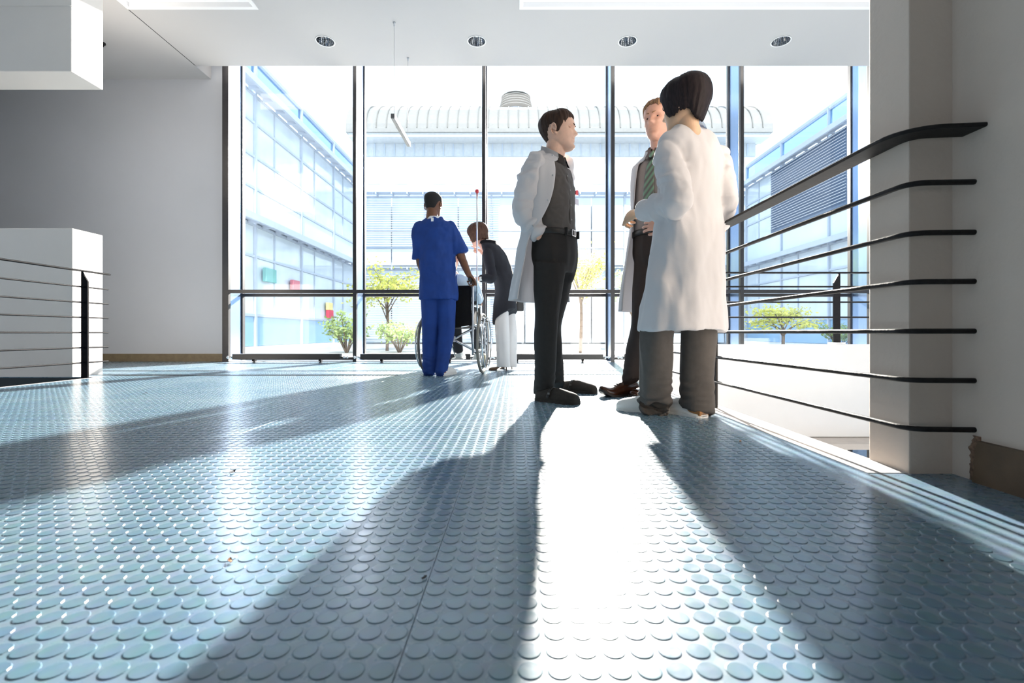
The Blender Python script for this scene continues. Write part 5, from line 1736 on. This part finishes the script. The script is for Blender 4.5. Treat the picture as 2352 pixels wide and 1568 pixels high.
# ================================================================== woman bending towards the patient
be = Person('woman in a black cardigan and pale trousers bending towards the wheelchair and pointing', 1160, 5.3, 60)
lsh, lel, lwr = be.L(1121, 584, 5.16), be.L(1130, 638, 5.06), be.L(1101, 640, 4.98)
rsh, rel, rwr = be.L(1134, 574, 5.46), be.L(1122, 592, 5.62), be.L(1104, 576, 5.66)
lhip, lkn, lan = be.L(1153, 672, 5.24), be.L(1154, 760, 5.24), be.L(1157, 832, 5.27)
rhip, rkn, ran = be.L(1168, 672, 5.40), be.L(1171, 760, 5.40), be.L(1172, 832, 5.42)
neck = be.L(1117, 556, 5.32)
body = body_under(be.L(1160, 665, 5.3), be.L(1138, 595, 5.3), neck, [
    [(*lsh, 0.036), (*lel, 0.028), (*lwr, 0.025)], [(*rsh, 0.036), (*rel, 0.028), (*rwr, 0.025)],
    [(*lhip, 0.07), (*lkn, 0.05), (*lan, 0.034)], [(*rhip, 0.07), (*rkn, 0.05), (*ran, 0.034)]], rp=(0.13, 0.09), rc=(0.13, 0.085))
HP, HY, HPI, HRO, HS = be.L(1103, 562, 5.33), 4, -16, 0, 0.99
def low_b(phi):
    a = abs(math.degrees(phi) if phi < math.pi else math.degrees(phi) - 360)
    return 0.165 - 0.135 * sstep(38, 62, a)
hair = make_head(be, body, HP, HY, HPI, HRO, HS, SK_WARM, HR_CHEST, low_b, lambda p_, t: 0.008 + 0.022 * min(1, 3 * t) ** 0.5, hang=0.11, amp=0.004, seed=6, neck_len=0.12, neck_r=0.05, slim=0.96, voxel=0.004, lean=0.05)
merge(body, hand_bm(lwr, be.L(1066, 650, 4.98) - lwr, be.inv.to_3x3() @ Vector((0.1, 0.6, -0.8)), side=-1, curl=(10, 12, 10), spread=9, thumb=45, forearm=lel.lerp(lwr, 0.8), fore_r=0.028, size=0.95))
# pointing hand: index straight, the rest folded
pd = (be.L(1084, 566, 5.72) - rwr).normalized()
hb = hand_bm(rwr, pd, Vector((0, 0, -1)), side=-1, fist=(70, 80, 50), forearm=rel.lerp(rwr, 0.5), fore_r=0.03, size=0.9)
merge(body, hb)
ux = pd.cross(Vector((0, 0, -1))).normalized() * -1
fb = B()
i0 = rwr + pd * 0.07 + ux * 0.026
tube(fb, [(*i0, 0.0085), (*(i0 + pd * 0.05), 0.008), (*(i0 + pd * 0.095), 0.0062)], 10, 3, roundcap=True)
merge(body, fb)
bo = be.add('body', body, SK_WARM)
be.add('hair', hair, HR_CHEST)
eyes_and_brows(be, bo, HP, HY, HPI, HRO, HS, HR_CHEST)
bm = B()
LB_ = [lv(be, 1160, 0.60, 5.3, 0.158, 0.125, 0.130, 2.2), lv(be, 1160, 0.74, 5.3, 0.158, 0.115, 0.122, 2.2), lv(be, 1161, 0.88, 5.3, 0.152, 0.104, 0.112, 2.2), lv(be, 1157, 1.02, 5.3, 0.145, 0.10, 0.108, 2.2),
       lv(be, 1149, 1.17, 5.3, 0.152, 0.105, 0.105, 2.2), lv(be, 1139, 1.30, 5.3, 0.165, 0.10, 0.10, 2.3), lv(be, 1130, 1.38, 5.3, 0.150, 0.085, 0.088, 2.3), lv(be, 1123, 1.425, 5.31, 0.10, 0.07, 0.072, 2.1), lv(be, 1118, 1.455, 5.32, 0.065, 0.058, 0.058, 2.0)]
levels_loft(bm, LB_, 48, 5, lambda phi, z, t: 0.03 * (1 - sstep(0.65, 1.0, z)) * math.sin(4 * phi))
for v in bm.verts:
    if v.co.z < 0.95:
        v.co.z -= (v.co.y - 0.0) * 0.75 * (1 - sstep(0.62, 0.95, v.co.z))
tube(bm, [(*(lsh + Vector((0.03, 0, 0.01))), 0.052), (*lsh, 0.060), (*lsh.lerp(lel, 0.5), 0.056), (*lel, 0.052), (*lel.lerp(lwr, 0.5), 0.046), (*lwr.lerp(lel, 0.05), 0.040)], 20, 5)
tube(bm, [(*(rsh - Vector((0.03, 0, -0.01))), 0.052), (*rsh, 0.060), (*rsh.lerp(rel, 0.5), 0.054), (*rel, 0.050), (*rel.lerp(rwr, 0.6), 0.040)], 20, 5)
cg = remesh(bm, 0.0085, 3)
displace(cg, wrinkle(0.008, 9, (1, 1, 0.6), 21.0))
ca = be.add('cardigan', cg, CL_NAVY)
bm = B()
c0 = LB_[-2]
levels_loft(bm, [(c0[0], c0[1], c0[2] + dz, rx, ry, ry, 2, 0) for dz, rx, ry in ((-0.02, 0.115, 0.085), (0.012, 0.10, 0.076), (0.03, 0.085, 0.07), (0.018, 0.112, 0.088), (-0.015, 0.125, 0.098))], 36, 1, span=lambda t, z: (R(40), R(320)))
bmesh.ops.solidify(bm, geom=list(bm.faces), thickness=0.004)
be.add('collar', bm, CL_NAVY, ca)
bm = B()
levels_loft(bm, [lv(be, 1160, 0.76, 5.3, 0.11, 0.08, 0.09), lv(be, 1160, 0.84, 5.3, 0.12, 0.08, 0.09), lv(be, 1160, 0.92, 5.3, 0.11, 0.08, 0.08)], 32, 3)
leg_tube(bm, lhip, lkn, lan, 0.062, 0.078, 0.076, (*(lan - Vector((0, 0, 0.05))), 0.078))
leg_tube(bm, rhip, rkn, ran, 0.062, 0.076, 0.074, (*(ran - Vector((0, 0, 0.05))), 0.076))
tr = remesh(bm, 0.0085, 3)
displace(tr, lambda c, n_: 0.010 * noise.noise(Vector((c.x * 16, c.y * 16, c.z * 3))))
be.add('trousers', tr, CL_LINEN)
# watch
bm = B()
wa = (lwr - lel).normalized()
wp = lwr - wa * 0.004
tube(bm, [(*(wp - wa * 0.010), 0.033, 0.026), (*(wp + wa * 0.010), 0.032, 0.025)], 18)
wt = be.add('wrist_watch', bm, LEATHER_BLK)
bm = B()
vd = (be.inv @ Vector((0, 0, EYE)) - wp); vd = (vd - wa * vd.dot(wa)).normalized()
tube(bm, [(*(wp + vd * 0.022), 0.021), (*(wp + vd * 0.034), 0.021)], 20)
be.add('dial', bm, LEATHER_WHT, wt)
M_PUMP = mat('brown_pump_leather', (0.10, 0.06, 0.035), 0.35, var=0.1)
for heel, dr in ((fw(1166, 851), (-0.92, 0.38)), (fw(1178, 848), (-0.8, 0.6))):
    shoe(be, be.inv @ heel, ground_dir(be, dr), 0.235, 0.042, 'pump', upper=M_PUMP, sole=M_PUMP, sole_h=0.006, name='shoe')
# her bag
t = tag(empty('handbag', P(1190, 705, 5.42) * 1.0), 'small black handbag hanging behind the bending woman', 'bag')
t.rotation_euler = (0, 0, R(20))
bm = B(); box(bm, -0.03, 0.055, -0.05, 0.05, -0.05, 0.07, 0.015); link('body', bm, LEATHER_BLK, t)
bm = B(); tube(bm, [(-0.01, 0, 0.06, 0.006), (-0.05, -0.03, 0.25, 0.006), (-0.10, -0.04, 0.42, 0.006)], 8, 4); link('strap', bm, LEATHER_BLK, t, True)

# ================================================================== wheelchair and patient
wc = tag(empty('wheelchair', ((1046 - CX) * 5.02 / F_PX, 5.02, 0), R(-7)), 'folding wheelchair with black fabric back and large spoked wheels', 'wheelchair')
wci = (Matrix.Translation(wc.location) @ Matrix.Rotation(R(-7), 4, 'Z')).inverted()
M_TYRE = mat('grey_beige_tyre', (0.23, 0.21, 0.18), 0.7, var=0.1)
M_SEATF = mat('black_nylon', (0.012, 0.011, 0.012), 0.7, var=0.2, vscale=50, bump=0.1)
def ring_tube(bm, r, rt, x, y, z, n=48, m=8):
    rings = []
    for i in range(n + 1):
        a = 2 * math.pi * i / n
        rings.append([Vector((x + rt * math.sin(2 * math.pi * k / m), y + (r + rt * math.cos(2 * math.pi * k / m)) * math.cos(a), z + (r + rt * math.cos(2 * math.pi * k / m)) * math.sin(a))) for k in range(m)])
    skin_rings(bm, rings, True, False)
    bmesh.ops.remove_doubles(bm, verts=bm.verts, dist=1e-5)
    return bm
for s in (-1, 1):
    w_ = empty('wheel', (s * 0.30, -0.02, 0.315)); w_.parent = wc
    link('tyre', ring_tube(B(), 0.300, 0.0145, 0, 0, 0), M_TYRE, w_, True)
    link('rim', ring_tube(B(), 0.279, 0.010, 0, 0, 0, m=6), M_STEEL, w_, True)
    bm = B()
    lathe(bm, [(0.012, -0.035), (0.024, -0.03), (0.024, -0.02), (0.014, -0.015), (0.014, 0.015), (0.024, 0.02), (0.024, 0.03), (0.012, 0.04)], (0, 0, 0), 16, 'X')
    link('hub', bm, M_STEEL, w_, True)
    for i in range(24):
        a = 2 * math.pi * i / 24
        b = a + (0.35 if i % 2 else -0.35)
        x0 = 0.024 if i % 4 < 2 else -0.024
        tb('spoke', [(x0, 0.022 * math.cos(b), 0.022 * math.sin(b), 0.0018), (0, 0.275 * math.cos(a), 0.275 * math.sin(a), 0.0018)], M_CHROME, w_, 5)
    hr = link('handrim', ring_tube(B(), 0.262, 0.009, s * 0.040, 0, 0), M_CHROME, w_, True)
    for i in range(6):
        a = 2 * math.pi * i / 6
        tb('handrim_bracket', [(0, 0.275 * math.cos(a), 0.275 * math.sin(a), 0.005), (s * 0.040, 0.262 * math.cos(a), 0.262 * math.sin(a), 0.005)], M_RAIL, w_, 6)
    # front castor
    cw = empty('castor', (s * 0.235, 0.40, 0.095)); cw.parent = wc
    bm = B(); lathe(bm, [(0.02, -0.018), (0.085, -0.018), (0.094, -0.01), (0.094, 0.01), (0.085, 0.018), (0.02, 0.018)], (0, 0, 0), 28, 'X'); link('castor_wheel', bm, mat('olive_castor', (0.30, 0.28, 0.18), 0.6), cw, True)
    bm = B()
    for q in (-0.026, 0.026): box(bm, q - 0.003, q + 0.003, -0.012, 0.012, -0.01, 0.12)
    box(bm, -0.029, 0.029, -0.014, 0.014, 0.115, 0.125)
    link('fork', bm, M_STEEL, cw)
    # side frame
    f = B()
    tube(f, [(s * 0.235, -0.22, 0.20, 0.0125), (s * 0.235, -0.22, 0.86, 0.0125), (s * 0.235, -0.235, 0.925, 0.0125), (s * 0.235, -0.27, 0.945, 0.0125)], 10, 4)
    tube(f, [(s * 0.235, -0.22, 0.235, 0.0115), (s * 0.235, 0.42, 0.235, 0.0115)], 10)
    tube(f, [(s * 0.235, -0.22, 0.50, 0.0115), (s * 0.235, 0.36, 0.50, 0.0115), (s * 0.235, 0.42, 0.44, 0.0115), (s * 0.235, 0.42, 0.22, 0.0115)], 10, 3)
    tube(f, [(s * 0.235, -0.20, 0.70, 0.0105), (s * 0.235, 0.10, 0.72, 0.0105), (s * 0.235, 0.16, 0.66, 0.0105), (s * 0.235, 0.18, 0.50, 0.0105)], 10, 4)
    link('side_frame', f, M_STEEL, wc, True)
    bx('armrest', s * 0.235 - 0.024, s * 0.235 + 0.024, -0.18, 0.10, 0.715, 0.745, M_SEATF, wc, 0.008)
    bx('side_guard', s * 0.228 - 0.003, s * 0.228 + 0.003, -0.20, 0.16, 0.51, 0.69, M_SEATF, wc)
    tb('push_handle', [(s * 0.235, -0.27, 0.945, 0.0165), (s * 0.235, -0.38, 0.945, 0.0165)], mat('black_grip', (0.015, 0.015, 0.015), 0.6), wc, 12, roundcap=True)
    tb('brake_lever', [(s * 0.235, -0.30, 0.93, 0.004), (s * 0.235, -0.33, 0.905, 0.004), (s * 0.235, -0.37, 0.90, 0.004)], M_STEEL, wc, 6, 2)
    # legrest and footplate
    lg = tb('leg_rest', [(s * 0.20, 0.42, 0.44, 0.010), (s * 0.18, 0.52, 0.30, 0.010), (s * 0.15, 0.62, 0.13, 0.010)], M_STEEL, wc, 8, 3)
    bm = box(B(), s * 0.12 - 0.07, s * 0.12 + 0.07, 0.57, 0.72, 0.11, 0.125, 0.004); link('footplate', bm, mat('pale_plastic', (0.7, 0.7, 0.68), 0.5), wc)
# back, seat and cross brace
bm = B()
rows = []
for i in range(9):
    z = 0.50 + 0.40 * i / 8
    rows.append([Vector((-0.225 + 0.45 * k / 14, -0.225 + 0.03 * math.sin(math.pi * k / 14) * 1.0 - 0.012 * math.sin(math.pi * i / 8) - (0.012 if i in (0, 8) else 0), z - (0.02 * math.sin(math.pi * k / 14) if i < 2 else 0))) for k in range(15)])
skin_rings(bm, rows, closed=False, caps=False)
bmesh.ops.solidify(bm, geom=list(bm.faces), thickness=0.022)
link('backrest', bm, M_SEATF, wc, True)
bm = B()
rows = [[Vector((-0.225 + 0.45 * k / 12, y, 0.50 - 0.03 * math.sin(math.pi * k / 12))) for k in range(13)] for y in (-0.21, 0.0, 0.2, 0.38)]
skin_rings(bm, rows, closed=False, caps=False)
bmesh.ops.solidify(bm, geom=list(bm.faces), thickness=0.03)
link('seat', bm, M_SEATF, wc, True)
for s in (-1, 1):
    tb('cross_brace', [(-s * 0.235, -0.10 + s * 0.012, 0.24, 0.013), (s * 0.225, -0.10 + s * 0.012, 0.475, 0.013)], M_STEEL, wc, 10)
bx('brace_bracket', -0.03, 0.03, -0.135, -0.115, 0.33, 0.39, mat('white_bracket', (0.7, 0.7, 0.7), 0.4), wc, 0.004)
# drip pole with red knob clamped to the frame
pp = wci @ P(1089, 700, 5.08)
dp = tb('drip_pole', [(0.262, -0.14, 0.30, 0.008), (0.262, -0.14, 1.45, 0.008), (0.262, -0.14, 1.86, 0.011)], M_CHROME, wc, 10)
bm = B(); bmesh.ops.create_uvsphere(bm, u_segments=14, v_segments=10, radius=0.021, matrix=Matrix.Translation((0.262, -0.14, 1.87))); link('red_knob', bm, mat('red_plastic', (0.65, 0.05, 0.06), 0.35), dp, True)

pa = tag(empty('person', wc.location, R(-7)), 'patient in pale blue sitting in the wheelchair', 'person')
class _Q: pass
V = Vector
body = body_under(V((0, -0.05, 0.60)), V((0, -0.10, 0.88)), V((0, -0.09, 1.06)), [
    [(-0.17, -0.08, 1.0, 0.045), (-0.24, -0.02, 0.79, 0.028), (-0.20, 0.2, 0.77, 0.026)], [(0.17, -0.08, 1.0, 0.045), (0.24, -0.02, 0.79, 0.028), (0.20, 0.2, 0.77, 0.026)],
    [(-0.09, 0, 0.58, 0.075), (-0.11, 0.40, 0.58, 0.055), (-0.11, 0.60, 0.20, 0.04)], [(0.09, 0, 0.58, 0.075), (0.11, 0.40, 0.58, 0.055), (0.11, 0.60, 0.20, 0.04)]], rp=(0.14, 0.10), rc=(0.14, 0.09))
h = head_bm(neck_len=0.12, voxel=0.004); place(h, V((-0.04, -0.03, 1.10)), -10, -8, 0, 0.98); merge(body, h)
for s in (-1, 1):
    merge(body, hand_bm(V((s * 0.20, 0.2, 0.77)), V((-s * 0.1, 1, -0.05)), V((0, 0, -1)), side=s, curl=(15, 20, 15), size=0.92, voxel=0.0035))
pb = link('body', body, SK_WARM, pa, True)
hb = hair_bm(low_m, th_m, amp=0.004, seed=12); place(hb, V((-0.04, -0.03, 1.10)), -10, -8, 0, 0.98); link('hair', hb, HR_GREY, pa, True)
bm = B()
levels_loft(bm, [(0, -0.05, 0.54, 0.17, 0.12, 0.12, 2.3, 0), (0, -0.07, 0.70, 0.165, 0.12, 0.115, 2.3, 0), (0, -0.09, 0.88, 0.17, 0.115, 0.11, 2.3, 0), (0, -0.09, 0.98, 0.165, 0.09, 0.09, 2.2, 0), (0, -0.085, 1.03, 0.09, 0.07, 0.07, 2, 0)], 40, 4)
for s in (-1, 1):
    tube(bm, [(s * 0.15, -0.08, 0.99, 0.058), (s * 0.20, -0.06, 0.92, 0.062), (s * 0.245, -0.03, 0.80, 0.060), (s * 0.225, 0.08, 0.775, 0.055), (s * 0.20, 0.18, 0.77, 0.046)], 18, 4)
    tube(bm, [(s * 0.245, -0.06, 0.83, 0.03, 0.05), (s * 0.275, -0.10, 0.78, 0.03, 0.05), (s * 0.275, -0.10, 0.74, 0.02, 0.03)], 14, 3, roundcap=True)
tp = remesh(bm, 0.009, 3)
displace(tp, wrinkle(0.008, 10, (1, 1, 1), 31.0))
link('pyjama_top', tp, CL_PALEBLUE, pa, True)
bm = B()
for s in (-1, 1):
    tube(bm, [(s * 0.08, -0.06, 0.59, 0.09), (s * 0.09, 0.1, 0.60, 0.088), (s * 0.11, 0.40, 0.585, 0.072), (s * 0.115, 0.47, 0.50, 0.068), (s * 0.11, 0.60, 0.20, 0.055)], 18, 4)
tp = remesh(bm, 0.010, 3)
link('pyjama_trousers', tp, mat('dark_patient_trousers', (0.02, 0.02, 0.025), 0.85), pa, True)
class _PR: root = pa
for s in (-1, 1):
    shoe(_PR, V((s * 0.11, 0.565, 0.128)), (0, 1), 0.24, 0.046, 'derby', upper=mat('pale_slipper', (0.7, 0.7, 0.68), 0.7), sole=mat('pale_slipper', (0.7, 0.7, 0.68), 0.7), sole_h=0.012, name='slipper')
